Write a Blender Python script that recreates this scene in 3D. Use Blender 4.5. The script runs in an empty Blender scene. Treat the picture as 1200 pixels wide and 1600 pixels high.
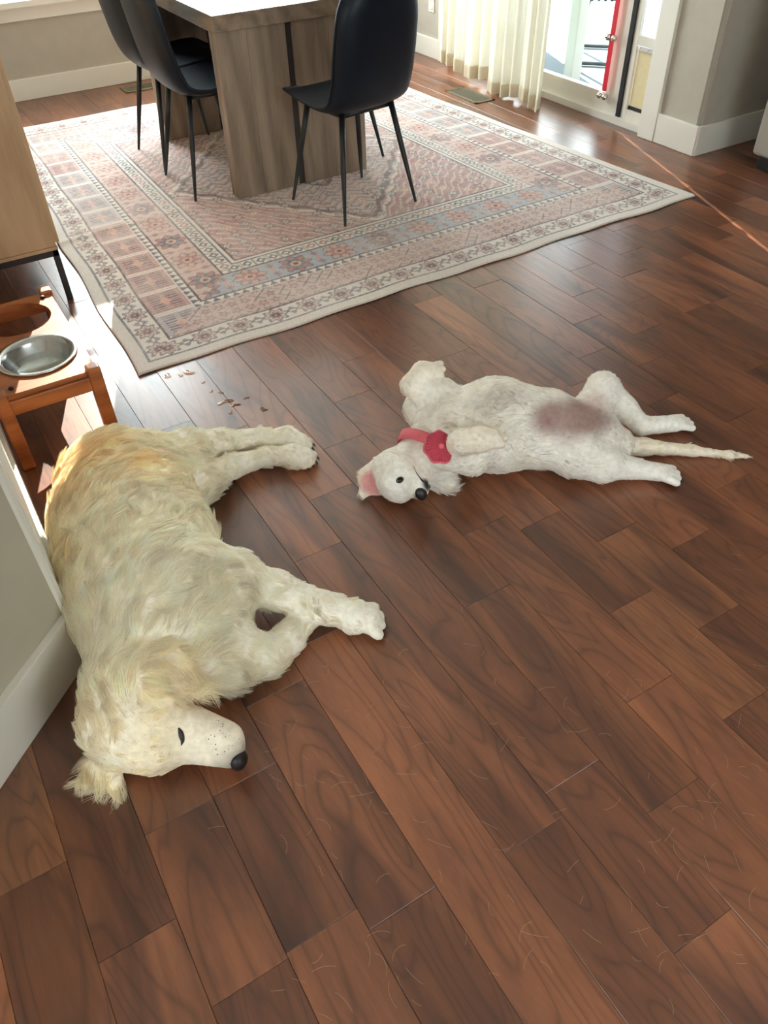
import bpy, bmesh, math, random
import numpy as np
from mathutils import Vector, Matrix
random.seed(7); rng = np.random.default_rng(7)
sc = bpy.context.scene
C = sc.collection
# ------------------------------------------------------------------ camera
F, CH = 1222.67, 1.5
PIT, ROL, YAW = .754411, -.0324656, .5225287
FW = np.array([math.sin(YAW)*math.cos(PIT), math.cos(YAW)*math.cos(PIT), -math.sin(PIT)])
_r = np.array([math.cos(YAW), -math.sin(YAW), 0.]); _u = np.cross(_r, FW)
RT = math.cos(ROL)*_r + math.sin(ROL)*_u
UP = -math.sin(ROL)*_r + math.cos(ROL)*_u
cam = bpy.data.cameras.new('camera'); camo = bpy.data.objects.new('camera', cam); C.objects.link(camo)
cam.sensor_fit = 'VERTICAL'; cam.sensor_height = 24; cam.lens = F/1600*24; cam.clip_start = .02
M4 = Matrix.Identity(4)
for i in range(3):
    M4[i][0] = RT[i]; M4[i][1] = UP[i]; M4[i][2] = -FW[i]
M4[2][3] = CH
camo.matrix_world = M4
sc.camera = camo
# ------------------------------------------------------------------ light
w = bpy.data.worlds.new('World'); sc.world = w; w.use_nodes = True
wb = w.node_tree.nodes['Background']; wb.inputs[0].default_value = (.92, .96, 1., 1); wb.inputs[1].default_value = 4.5
SUN_AZ, SUN_EL = math.radians(20.3), math.radians(25)
sd = Vector((-math.sin(SUN_AZ)*math.cos(SUN_EL), -math.cos(SUN_AZ)*math.cos(SUN_EL), -math.sin(SUN_EL)))
sl = bpy.data.lights.new('sun', 'SUN'); sl.energy = 12; sl.angle = math.radians(.25); sl.color = (1., .95, .86)
so = bpy.data.objects.new('sun', sl); C.objects.link(so); so.rotation_euler = sd.to_track_quat('-Z', 'Y').to_euler(); so.location = (2, 9, 4)
HP = math.pi/2
def portal(name, loc, rot, sx, sy):
    "tells the renderer where the sky shines into the room; gives no light of its own"
    l = bpy.data.lights.new(name, 'AREA'); l.shape = 'RECTANGLE'; l.size = sx; l.size_y = sy; l.cycles.is_portal = True
    o = bpy.data.objects.new(name, l); C.objects.link(o); o.location = loc; o.rotation_euler = rot
portal('portal_sliding_door', (3.745, 3.79, 1.05), (0, HP, 0), 2.1, 1.10)
def daylight(name, loc, rot, sx, sy, watts, col):
    "sky light or added fill at a window: a soft panel in the window opening, facing the room"
    l = bpy.data.lights.new(name, 'AREA'); l.shape = 'RECTANGLE'; l.size = sx; l.size_y = sy; l.energy = watts; l.color = col
    o = bpy.data.objects.new(name, l); C.objects.link(o); o.location = loc; o.rotation_euler = rot
SKY = (.92, .96, 1.)
daylight('daylight_back_window', (1.26, 6.19, 1.50), (-HP, 0, 0), 1.02, 1.9, 46, SKY)
daylight('daylight_second_window', (2.55, 6.19, 1.375), (-HP, 0, 0), 1.14, 1.65, 44, SKY)
daylight('daylight_curtained_door', (3.76, 4.73, 1.05), (0, HP, 0), 1.9, .76, 5, SKY)
daylight('fill_front', (1.6, -2.74, 1.5), (HP, 0, 0), 2.2, 1.3, 5.5, SKY)  # fill added behind the camera to brighten the dogs
daylight('fill_kitchen', (-2.74, -.6, 1.45), (0, -HP, 0), 1.3, 2.4, 8, SKY)  # fill added from the kitchen side for the near floor
sc.view_settings.view_transform = 'Standard'; sc.view_settings.look = 'None'
sc.view_settings.exposure = 1.06; sc.view_settings.gamma = 1.0; sc.view_settings.use_curve_mapping = False
sc.cycles.use_denoising = True; sc.cycles.use_light_tree = False
sc.cycles.max_bounces = 10; sc.cycles.diffuse_bounces = 6; sc.cycles.transparent_max_bounces = 24
sc.cycles.sample_clamp_indirect = 2; sc.cycles.caustics_reflective = False; sc.cycles.caustics_refractive = False

def J(x, y, z=0.):
    "picture position + height above the floor -> point in the room"
    d = (x-600)*RT - (y-800)*UP + F*FW
    return np.array([0, 0, CH]) + (z-CH)/d[2]*d
# ------------------------------------------------------------------ materials
def lin(c):
    return tuple((v/255/12.92 if v/255 <= .04045 else ((v/255+.055)/1.055)**2.4) for v in c)
class NT:
    def __init__(s, name):
        s.m = bpy.data.materials.new(name); s.m.use_nodes = True; s.t = s.m.node_tree
        s.b = s.t.nodes['Principled BSDF']; s.out = s.t.nodes['Material Output']
    def n(s, typ, **k):
        nd = s.t.nodes.new(typ)
        for a, v in k.items():
            if a.startswith('i_'):
                key = a[2:]; key = int(key) if key.isdigit() else key.replace('_', ' ')
                sock = nd.inputs[key]
                if hasattr(v, 'links') or hasattr(v, 'is_linked'): s.t.links.new(v, sock)
                else: sock.default_value = v
            else: setattr(nd, a, v)
        return nd
    def l(s, a, b): s.t.links.new(a, b)
    def ramp(s, fac, stops, interp='LINEAR'):
        r = s.n('ShaderNodeValToRGB'); e = r.color_ramp.elements; r.color_ramp.interpolation = interp
        while len(e) < len(stops): e.new(.5)
        for el, (p, c) in zip(e, stops):
            el.position = p; el.color = (*c, 1) if len(c) == 3 else c
        s.l(fac, r.inputs[0]); return r.outputs[0]
    def mix(s, a, b, fac, mode='MIX'):
        m = s.n('ShaderNodeMix', data_type='RGBA', blend_type=mode)
        for sock, v in ((m.inputs[0], fac), (m.inputs[6], a), (m.inputs[7], b)):
            if hasattr(v, 'is_linked'): s.l(v, sock)
            else: sock.default_value = v if not isinstance(v, tuple) or len(v) == 4 else (*v, 1)
        return m.outputs[2]
    def math(s, op, a, b=0., c=0.):
        m = s.n('ShaderNodeMath', operation=op)
        for i, v in enumerate((a, b, c)):
            if hasattr(v, 'is_linked'): s.l(v, m.inputs[i])
            else: m.inputs[i].default_value = v
        return m.outputs[0]
    def bump(s, h, strength=.2, dist=.002):
        b = s.n('ShaderNodeBump'); b.inputs['Strength'].default_value = strength; b.inputs['Distance'].default_value = dist
        s.l(h, b.inputs['Height']); s.l(b.outputs[0], s.b.inputs['Normal'])
def simple(name, col, rough=.5, metal=0., noise=0., nscale=30., bump=0., bdist=.001, spec=.5, sheen=0.):
    t = NT(name); c = lin(col)
    t.b.inputs['Roughness'].default_value = rough; t.b.inputs['Metallic'].default_value = metal
    t.b.inputs['Specular IOR Level'].default_value = spec
    if sheen: t.b.inputs['Sheen Weight'].default_value = sheen
    tc = t.n('ShaderNodeTexCoord')
    nz = t.n('ShaderNodeTexNoise', i_Scale=nscale, i_Detail=4.); t.l(tc.outputs['Object'], nz.inputs['Vector'])
    lo = tuple(v*(1-noise) for v in c); hi = tuple(min(1, v*(1+noise)) for v in c)
    t.l(t.ramp(nz.outputs[0], [(.3, lo), (.7, hi)]), t.b.inputs['Base Color'])
    if bump: t.bump(nz.outputs[0], bump, bdist)
    return t.m
def wood(name, dark, light, rough=.45, axis='Y', scale=9., spec=.5, objvar=False, coat=0.):
    t = NT(name); tc = t.n('ShaderNodeTexCoord'); mp = t.n('ShaderNodeMapping')
    t.l(tc.outputs['Object'], mp.inputs[0])
    sv = {'X': (.12, 1, 1), 'Y': (1, .12, 1), 'Z': (1, 1, .12)}[axis]
    mp.inputs['Scale'].default_value = sv
    if objvar:
        oi = t.n('ShaderNodeObjectInfo'); cx = t.n('ShaderNodeCombineXYZ')
        rr = t.math('MULTIPLY', oi.outputs['Random'], 37.); t.l(rr, cx.inputs[0]); t.l(rr, cx.inputs[2])
        t.l(cx.outputs[0], mp.inputs['Location'])
    nz = t.n('ShaderNodeTexNoise', i_Scale=scale, i_Detail=3., i_Distortion=1.2); t.l(mp.outputs[0], nz.inputs['Vector'])
    wv = t.n('ShaderNodeTexWave', bands_direction='DIAGONAL', i_Scale=scale*.5, i_Distortion=9., i_Detail=3., i_Detail_Scale=1.2)
    t.l(mp.outputs[0], wv.inputs['Vector'])
    fn = t.n('ShaderNodeTexNoise', i_Scale=scale*14, i_Detail=3.); t.l(mp.outputs[0], fn.inputs['Vector'])
    f = t.math('ADD', t.math('MULTIPLY', nz.outputs[0], .55), t.math('MULTIPLY', wv.outputs[0], .2))
    f = t.math('ADD', f, t.math('MULTIPLY', fn.outputs[0], .25))
    col = t.ramp(f, [(.28, lin(dark)), (.72, lin(light))])
    t.l(col, t.b.inputs['Base Color']); t.b.inputs['Roughness'].default_value = rough
    t.b.inputs['Specular IOR Level'].default_value = spec
    if coat: t.b.inputs['Coat Weight'].default_value = coat; t.b.inputs['Coat Roughness'].default_value = .2
    t.bump(fn.outputs[0], .12, .001)
    return t.m
def floor_wood():
    t = NT('plank_walnut'); tc = t.n('ShaderNodeTexCoord'); oi = t.n('ShaderNodeObjectInfo')
    rr = t.math('MULTIPLY', oi.outputs['Random'], 53.)
    cx = t.n('ShaderNodeCombineXYZ'); t.l(rr, cx.inputs[0]); t.l(rr, cx.inputs[1]); t.l(rr, cx.inputs[2])
    ad = t.n('ShaderNodeVectorMath', operation='ADD'); t.l(tc.outputs['Object'], ad.inputs[0]); t.l(cx.outputs[0], ad.inputs[1])
    mp = t.n('ShaderNodeMapping'); mp.inputs['Scale'].default_value = (1, .16, 1); t.l(ad.outputs[0], mp.inputs[0])
    big = t.n('ShaderNodeTexNoise', i_Scale=7., i_Detail=4., i_Roughness=.55, i_Distortion=1.1); t.l(mp.outputs[0], big.inputs['Vector'])
    # growth-ring figure: contour lines of a warped noise
    rg = t.n('ShaderNodeTexNoise', i_Scale=5.5, i_Detail=2., i_Distortion=.6); t.l(mp.outputs[0], rg.inputs['Vector'])
    ring = t.math('FRACT', t.math('MULTIPLY', rg.outputs[0], 17.))
    ring = t.math('ABSOLUTE', t.math('SUBTRACT', ring, .5))
    ringl = t.ramp(ring, [(.0, (.50,)*3), (.14, (.95,)*3), (.5, (1.10,)*3)])
    fib = t.n('ShaderNodeTexNoise', i_Scale=150., i_Detail=3.); t.l(mp.outputs[0], fib.inputs['Vector'])
    mp2 = t.n('ShaderNodeMapping'); mp2.inputs['Scale'].default_value = (1, .35, 1); t.l(ad.outputs[0], mp2.inputs[0])
    vo = t.n('ShaderNodeTexVoronoi', i_Scale=1.7); t.l(mp2.outputs[0], vo.inputs['Vector'])
    knot = t.ramp(vo.outputs['Distance'], [(.008, (.30, .24, .22)), (.03, (.7, .66, .64)), (.07, (1, 1, 1))])
    base = t.mix((*lin((82, 47, 34)), 1), (*lin((150, 91, 60)), 1), t.ramp(big.outputs[0], [(.30, (0, 0, 0)), (.70, (1, 1, 1))]))
    blot = t.n('ShaderNodeTexNoise', i_Scale=3., i_Detail=2.); t.l(mp2.outputs[0], blot.inputs['Vector'])
    c = t.mix(base, ringl, .7, 'MULTIPLY')
    c = t.mix(c, knot, .8, 'MULTIPLY')
    c = t.mix(c, t.ramp(fib.outputs[0], [(.3, (.84,)*3), (.7, (1.12,)*3)]), .6, 'MULTIPLY')
    c = t.mix(c, t.ramp(blot.outputs[0], [(.3, (.72, .70, .70)), (.62, (1.05,)*3)]), .6, 'MULTIPLY')
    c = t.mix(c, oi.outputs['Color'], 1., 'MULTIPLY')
    t.l(c, t.b.inputs['Base Color'])
    sm = t.n('ShaderNodeTexNoise', i_Scale=9., i_Detail=5.); t.l(tc.outputs['Object'], sm.inputs['Vector'])
    t.l(t.ramp(sm.outputs[0], [(.2, (.282,)*3), (.8, (.315,)*3)]), t.b.inputs['Roughness'])
    t.b.inputs['Specular IOR Level'].default_value = .85
    return t.m
MAT = {}
MAT['plank'] = floor_wood()
MAT['gap'] = simple('plank_gap_dark', (26, 17, 13), .8)
MAT['wall'] = simple('wall_paint_greige', (176, 168, 154), .75, noise=.04, nscale=14, bump=.35, bdist=.004)
MAT['ceiling'] = simple('ceiling_paint_white', (228, 224, 216), .9, noise=.02)
MAT['trim'] = simple('trim_paint_white', (226, 221, 210), .35, noise=.02, nscale=5)
MAT['island'] = simple('island_paint_stone', (178, 170, 152), .4, noise=.03, nscale=6)
MAT['oak'] = wood('table_oak', (118, 102, 88), (164, 144, 124), .42, 'Z', 11.)
MAT['oak_top'] = wood('tabletop_oak', (118, 102, 88), (164, 144, 124), .16, 'Y', 11.)
MAT['oak_dark'] = simple('table_groove_dark', (58, 52, 50), .5)
MAT['sideb'] = wood('sideboard_oak', (176, 142, 106), (212, 180, 142), .5, 'Z', 7.)
MAT['blackmetal'] = simple('black_powder_metal', (22, 24, 28), .42, 0., .1)
MAT['leather'] = simple('black_faux_leather', (9, 20, 33), .42, 0., .12, 160., .25, .0006, spec=.3)
MAT['acacia'] = wood('acacia_wood', (122, 62, 28), (196, 116, 62), .34, 'X', 10., coat=.3)
MAT['steel'] = simple('brushed_steel', (206, 210, 210), .2, 1., .04, 40)
MAT['rubber'] = simple('black_rubber', (18, 18, 18), .6)
MAT['couch'] = simple('couch_linen', (158, 150, 138), .9, 0., .10, 260., .5, .001, sheen=.3)
MAT['vent'] = simple('vent_bronze', (120, 112, 92), .45, .3, .08)
MAT['ventdark'] = simple('vent_slot', (52, 52, 46), .5)
MAT['outlet'] = simple('outlet_plastic', (222, 218, 206), .35)
MAT['deck'] = simple('deck_concrete', (96, 110, 122), .8, noise=.06, nscale=4)
MAT['ext'] = simple('sun_block_green', (206, 222, 206), .8, noise=.03)
MAT['extwhite'] = simple('exterior_white', (235, 238, 236), .7)
MAT['patio'] = simple('patio_mesh_grey', (58, 72, 78), .6, 0., .1)
MAT['red'] = simple('red_ribbon', (214, 28, 52), .6, noise=.05)
MAT['chrome'] = simple('bell_chrome', (220, 214, 205), .12, 1.)
MAT['flap'] = simple('pet_flap_cream', (226, 212, 170), .35, noise=.03)
MAT['seal'] = simple('door_seal_black', (14, 16, 22), .6)
MAT['water'] = None
def glass_mat(name, col=(1, 1, 1), rough=0., trans=.93):
    t = NT(name); t.t.nodes.remove(t.b)
    tr = t.n('ShaderNodeBsdfTransparent'); tr.inputs[0].default_value = (*col, 1)
    gl = t.n('ShaderNodeBsdfGlossy'); gl.inputs['Roughness'].default_value = rough
    lw = t.n('ShaderNodeLayerWeight'); fz = t.math('MULTIPLY_ADD', t.math('POWER', lw.outputs['Facing'], 5.), .7, .03)
    mx = t.n('ShaderNodeMixShader'); t.l(fz, mx.inputs[0]); t.l(tr.outputs[0], mx.inputs[1]); t.l(gl.outputs[0], mx.inputs[2])
    t.l(mx.outputs[0], t.out.inputs[0]); return t.m
MAT['glass'] = glass_mat('door_glass', (.93, .97, .96))
def cloth_translucent(name, col, f=.5, weave=900., transp=0.):
    t = NT(name); t.t.nodes.remove(t.b); tc = t.n('ShaderNodeTexCoord')
    nz = t.n('ShaderNodeTexNoise', i_Scale=weave, i_Detail=2.)
    mp = t.n('ShaderNodeMapping'); mp.inputs['Scale'].default_value = (1, 1, .25); t.l(tc.outputs['Object'], mp.inputs[0]); t.l(mp.outputs[0], nz.inputs['Vector'])
    c = lin(col); col_s = t.ramp(nz.outputs[0], [(.3, tuple(v*.9 for v in c)), (.7, c)])
    d = t.n('ShaderNodeBsdfDiffuse'); tl = t.n('ShaderNodeBsdfTranslucent'); t.l(col_s, d.inputs[0]); t.l(col_s, tl.inputs[0])
    mx = t.n('ShaderNodeMixShader'); mx.inputs[0].default_value = f; t.l(d.outputs[0], mx.inputs[1]); t.l(tl.outputs[0], mx.inputs[2])
    if transp:
        tr = t.n('ShaderNodeBsdfTransparent'); m2 = t.n('ShaderNodeMixShader'); m2.inputs[0].default_value = transp
        t.l(mx.outputs[0], m2.inputs[1]); t.l(tr.outputs[0], m2.inputs[2]); t.l(m2.outputs[0], t.out.inputs[0])
    else: t.l(mx.outputs[0], t.out.inputs[0])
    return t.m
MAT['curtain'] = cloth_translucent('curtain_linen', (232, 226, 208), .30, 500., .06)
MAT['hem'] = cloth_translucent('curtain_hem_linen', (226, 214, 190), .3, 500.)
MAT['shade'] = cloth_translucent('window_shade_fabric', (235, 236, 232), .55)
def water_mat():
    t = NT('water_droplet'); t.t.nodes.remove(t.b)
    tr = t.n('ShaderNodeBsdfTransparent'); tr.inputs[0].default_value = (.78, .62, .52, 1)
    gl = t.n('ShaderNodeBsdfGlossy'); gl.inputs['Roughness'].default_value = .05
    lw = t.n('ShaderNodeLayerWeight'); fz = t.math('MULTIPLY_ADD', t.math('POWER', lw.outputs['Facing'], 5.), .7, .03)
    mx = t.n('ShaderNodeMixShader'); t.l(fz, mx.inputs[0]); t.l(tr.outputs[0], mx.inputs[1]); t.l(gl.outputs[0], mx.inputs[2])
    t.l(mx.outputs[0], t.out.inputs[0]); return t.m
MAT['water'] = water_mat()
# ------------------------------------------------------------------ mesh helpers
def link(name, me, mat=None, parent=None, smooth=False):
    o = bpy.data.objects.new(name, me); C.objects.link(o)
    if mat: me.materials.append(mat)
    if parent: o.parent = parent
    if smooth:
        for p in me.polygons: p.use_smooth = True
    return o
def tag(o, label=None, cat=None, group=None, kind=None):
    if label: o['label'] = label
    if cat: o['category'] = cat
    if group: o['group'] = group
    if kind: o['kind'] = kind
    return o
def empty(name, loc=(0, 0, 0), rz=0.):
    o = bpy.data.objects.new(name, None); C.objects.link(o); o.location = loc; o.rotation_euler.z = rz; o.empty_display_size = .1
    return o
def boxbm(bm, x0, x1, y0, y1, z0, z1):
    vs = [bm.verts.new((x, y, z)) for z in (z0, z1) for y in (y0, y1) for x in (x0, x1)]
    for f in ((0, 2, 3, 1), (4, 5, 7, 6), (0, 1, 5, 4), (2, 6, 7, 3), (0, 4, 6, 2), (1, 3, 7, 5)):
        bm.faces.new([vs[i] for i in f])
def finish(bm, name, mat, parent=None, bevel=0., seg=2, smooth=False):
    if bevel: bmesh.ops.bevel(bm, geom=list(bm.edges), offset=bevel, segments=seg, affect='EDGES', profile=.6)
    bmesh.ops.recalc_face_normals(bm, faces=list(bm.faces))
    me = bpy.data.meshes.new(name); bm.to_mesh(me); bm.free()
    return link(name, me, mat, parent, smooth)
def box(name, x0, x1, y0, y1, z0, z1, mat, parent=None, bevel=0., seg=2):
    bm = bmesh.new(); boxbm(bm, x0, x1, y0, y1, z0, z1); return finish(bm, name, mat, parent, bevel, seg)
def boxes(name, L, mat, parent=None, bevel=0.):
    bm = bmesh.new()
    for b in L: boxbm(bm, *b)
    return finish(bm, name, mat, parent, bevel)
def grid_mesh(P, closed_u=False, closed_v=False):
    "P: (nu,nv,3) array -> verts, quads"
    nu, nv = P.shape[:2]; I = np.arange(nu*nv).reshape(nu, nv)
    A = I if not closed_u else np.vstack([I, I[:1]])
    A = A if not closed_v else np.hstack([A, A[:, :1]])
    q = np.stack([A[:-1, :-1], A[1:, :-1], A[1:, 1:], A[:-1, 1:]], -1).reshape(-1, 4)
    return P.reshape(-1, 3), q
def mesh(name, v, f, mat=None, parent=None, smooth=True):
    me = bpy.data.meshes.new(name); me.from_pydata(np.asarray(v).tolist(), [], [list(map(int, q)) for q in f]); me.update()
    return link(name, me, mat, parent, smooth)
def tube_vf(pts, rads, n=12, cap=True):
    pts = np.asarray(pts, float); rads = np.broadcast_to(rads, len(pts)).astype(float)
    tan = np.gradient(pts, axis=0); tan /= np.linalg.norm(tan, axis=1)[:, None]+1e-9
    ref = np.array([0, 0, 1.]) if abs(tan[0][2]) < .9 else np.array([1., 0, 0])
    P = []
    for p, t, r in zip(pts, tan, rads):
        a = np.cross(t, ref); a /= np.linalg.norm(a); b = np.cross(t, a); ref = ref if abs(t@ref) < .95 else a
        th = np.linspace(0, 2*math.pi, n, endpoint=False)
        P.append(p + r*(np.cos(th)[:, None]*a + np.sin(th)[:, None]*b))
    v, f = grid_mesh(np.array(P), closed_v=True); f = f.tolist(); v = list(map(list, v))
    if cap:
        for ring, p in ((range(n), pts[0]), (range(len(v)-n, len(v)), pts[-1])):
            f.append(list(ring))
    return v, f
def tube(name, pts, rads, mat, parent=None, n=12, smooth=True):
    v, f = tube_vf(pts, rads, n); return mesh(name, v, f, mat, parent, smooth)
def lathe(name, prof, mat, parent=None, n=40, center=(0, 0, 0)):
    prof = np.asarray(prof, float); th = np.linspace(0, 2*math.pi, n, endpoint=False)
    P = np.stack([prof[:, 0][:, None]*np.cos(th)+center[0], prof[:, 0][:, None]*np.sin(th)+center[1], np.repeat(prof[:, 1][:, None], n, 1)+center[2]], -1)
    v, f = grid_mesh(P, closed_v=True); return mesh(name, v, f, mat, parent)
def copy_tree(o, parent=None):
    c = o.copy(); C.objects.link(c); c.parent = parent
    for ch in [x for x in C.objects if x.parent == o]: copy_tree(ch, c)
    return c
def ellipsoid_vf(c, rx, ry, rz, nu=12, nv=16):
    th = np.linspace(0.02, math.pi-.02, nu); ph = np.linspace(0, 2*math.pi, nv, endpoint=False)
    P = np.stack([np.sin(th)[:, None]*np.cos(ph)*rx+c[0], np.sin(th)[:, None]*np.sin(ph)*ry+c[1], np.repeat(np.cos(th)[:, None], nv, 1)*rz+c[2]], -1)
    v, f = grid_mesh(P, closed_v=True); f = f.tolist(); f.append(list(range(nv))); f.append(list(range(nu*nv-nv, nu*nv))); return v, f
# ------------------------------------------------------------------ room shell
XR, YB, ZC = 3.6, 6.05, 2.6          # right wall, back wall, ceiling
def struct(o): o['kind'] = 'structure'; return o
# floor: a dark sub-floor with separate planks on it
floor = struct(boxes('floor', [(-2.6, 3.75, -2.6, YB, -.06, -.0085), (3.75, 6.0, -2.6, 2.95, -.06, -.0085)], MAT['gap']))
seams = [.066+.1437*k for k in range(-18, 11)]
while seams[-1] < 6.0: seams.append(seams[-1]+.1370)
J0 = [(.283, 1.005), (.137, .85), (.569, 1.345), (.71, 1.538), (.845, 1.723), (1.123, 2.118), (1.0, 1.92), (2.27, 2.204), (2.54, 2.206), (2.13, 2.034), (2.275, 1.874), (2.0, 1.872), (2.14, 1.697), (1.86, 1.686), (2.0, 1.536), (1.866, 1.351), (2.4, 2.049), (1.446, .85), (1.305, .629), (1.155, .428), (-.285, .876), (-.153, .667), (-.008, .5), (1.3, .976), (1.156, .777), (1.012, .569), (.726, .154), (.87, .362)]
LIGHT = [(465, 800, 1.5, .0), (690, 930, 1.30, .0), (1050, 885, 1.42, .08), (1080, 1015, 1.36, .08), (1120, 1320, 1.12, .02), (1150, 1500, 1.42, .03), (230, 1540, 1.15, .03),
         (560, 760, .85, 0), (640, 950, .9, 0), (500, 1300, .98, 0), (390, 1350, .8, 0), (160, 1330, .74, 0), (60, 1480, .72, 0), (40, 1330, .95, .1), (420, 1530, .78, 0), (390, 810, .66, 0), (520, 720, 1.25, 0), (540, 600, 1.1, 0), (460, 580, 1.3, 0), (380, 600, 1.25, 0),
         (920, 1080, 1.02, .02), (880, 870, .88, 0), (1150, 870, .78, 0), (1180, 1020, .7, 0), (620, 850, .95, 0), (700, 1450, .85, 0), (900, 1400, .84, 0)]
tone = {}
def strip_of(x):
    for i in range(len(seams)-1):
        if seams[i] <= x < seams[i+1]: return i
planks = []
for i in range(len(seams)-1):
    x0, x1 = seams[i], seams[i+1]
    y0, y1 = -2.6, (YB if x0 < XR else 2.90)
    js = sorted({round(y, 4) for x, y in J0 if strip_of(x) == i})
    allj = [y0]+js+[y1]; out = [y0]
    for a, b in zip(allj[:-1], allj[1:]):
        cur = a
        while b-cur > 1.15:
            st = random.choice([.345, .62, .85, 1.0, 1.1]); st = min(st, b-cur-.34)
            if b-cur-st < .30: break
            cur += st; out.append(cur)
        out.append(b)
    out = sorted(set(out))
    for a, b in zip(out[:-1], out[1:]): planks.append((x0, x1, a, b))
def project(p):
    q = np.array(p)-np.array([0, 0, CH]); wz = q@FW
    return (600+F*(q@RT)/wz, 800-F*(q@UP)/wz) if wz > .05 else (-9e3, -9e3)
def inview(p):
    x0, x1, a, b = p
    for y in np.linspace(a, b, 6):
        for x in (x0, x1):
            u, v = project((x, y, 0))
            if -40 < u < 1240 and -40 < v < 1640: return True
    return False
hidden = bmesh.new(); nvis = 0
for (x0, x1, a, b) in planks:
    g = .0006; dz = random.uniform(-.0005, .0004)
    if inview((x0, x1, a, b)) and nvis < 300:
        nvis += 1
        bm = bmesh.new(); w2, l2 = (x1-x0)/2-g*.6, (b-a)/2-g*.6
        e = .0007
        lo = [bm.verts.new((sx*w2, sy*l2, -.0075)) for sx, sy in ((-1, -1), (1, -1), (1, 1), (-1, 1))]
        mi = [bm.verts.new((sx*w2, sy*l2, dz-e)) for sx, sy in ((-1, -1), (1, -1), (1, 1), (-1, 1))]
        hi = [bm.verts.new((sx*(w2-e), sy*(l2-e), dz)) for sx, sy in ((-1, -1), (1, -1), (1, 1), (-1, 1))]
        for k in range(4):
            bm.faces.new([lo[k], lo[(k+1) % 4], mi[(k+1) % 4], mi[k]]); bm.faces.new([mi[k], mi[(k+1) % 4], hi[(k+1) % 4], hi[k]])
        bm.faces.new(hi); bm.faces.new(lo[::-1])
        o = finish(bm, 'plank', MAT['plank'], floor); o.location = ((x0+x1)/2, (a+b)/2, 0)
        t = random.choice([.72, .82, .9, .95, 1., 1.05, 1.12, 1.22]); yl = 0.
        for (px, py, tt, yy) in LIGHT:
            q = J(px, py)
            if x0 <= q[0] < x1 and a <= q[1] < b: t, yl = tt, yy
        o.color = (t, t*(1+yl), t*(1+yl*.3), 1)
    else: boxbm(hidden, x0+g, x1-g, a+g, b-g, -.0075, 0)
ho = finish(hidden, 'plank_field', MAT['plank'], floor); ho['kind'] = 'stuff'; ho.color = (.95, .95, .95, 1)
print('planks in view', nvis)
# walls
def wall_with_holes(name, axis, pos, thick, a0, a1, z0, z1, holes, mat):
    "axis 'x': wall plane x=pos running in y ; axis 'y': plane y=pos running in x"
    L = []; cur = a0
    def add(p, q, u, v):
        if q-p < 1e-4 or v-u < 1e-4: return
        L.append((pos, pos+thick, p, q, u, v) if axis == 'x' else (p, q, pos, pos+thick, u, v))
    for (h0, h1, hz0, hz1) in sorted(holes):
        add(cur, h0, z0, z1); add(h0, h1, z0, hz0); add(h0, h1, hz1, z1); cur = h1
    add(cur, a1, z0, z1)
    return struct(boxes(name, L, mat))
wall_with_holes('wall_back', 'y', YB, .15, -.25, XR+.15, 0, ZC, [(.75, 1.77, .55, 2.45), (1.98, 3.12, .55, 2.20)], MAT['wall'])
wr = wall_with_holes('wall_right', 'x', XR, .15, 3.0, YB, 0, ZC, [(3.24, 5.12, 0, 2.1)], MAT['wall'])
# rounded end of the right wall where the room opens to the living side
bm = bmesh.new(); boxbm(bm, XR, XR+.3, 2.857, 3.0, 0, ZC)
bmesh.ops.bevel(bm, geom=[e for e in bm.edges if all(abs(v.co.x-XR) < 1e-4 and abs(v.co.y-2.857) < 1e-4 for v in e.verts)], offset=.022, segments=5, affect='EDGES')
struct(finish(bm, 'wall_corner', MAT['wall'], None))
struct(box('wall_return', XR+.3, 6.0, 2.857, 3.0, 0, ZC, MAT['wall']))
struct(box('wall_left', -.25, -.10, 2.75, YB, 0, ZC, MAT['wall']))
wall_with_holes('wall_kitchen', 'x', -2.75, .15, -2.6, 2.9, 0, ZC, [(-1.8, .6, .8, 2.1)], MAT['wall'])
struct(box('wall_kitchen_end', -2.6, -.25, 2.75, 2.9, 0, ZC, MAT['wall']))
wall_with_holes('wall_front', 'y', -2.75, .15, -2.6, 6.0, 0, ZC, [(.5, 2.7, .85, 2.15)], MAT['wall'])
struct(box('wall_living', 6.0, 6.15, -2.6, 3.0, 0, ZC, MAT['wall']))
struct(box('ceiling', -2.75, 6.15, -2.75, YB+.15, ZC, ZC+.1, MAT['ceiling']))
# baseboards
def bb(name, *b): return struct(box(name, *b, MAT['trim'], bevel=.004))
bb('baseboard_back', -.10, XR, YB-.016, YB+.002, 0, .125)
bb('baseboard_right', XR-.016, XR+.002, 5.23, YB-.016, 0, .125)
bm = bmesh.new(); boxbm(bm, XR-.018, XR+.002, 2.85, 3.13, 0, .145)
struct(finish(bm, 'baseboard_corner', MAT['trim'], None, .003))
bb('baseboard_return', XR-.012, 6.0, 2.839, 2.859, 0, .1449)
bb('baseboard_left', -.102, -.085, 4.75, YB, 0, .125)
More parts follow.
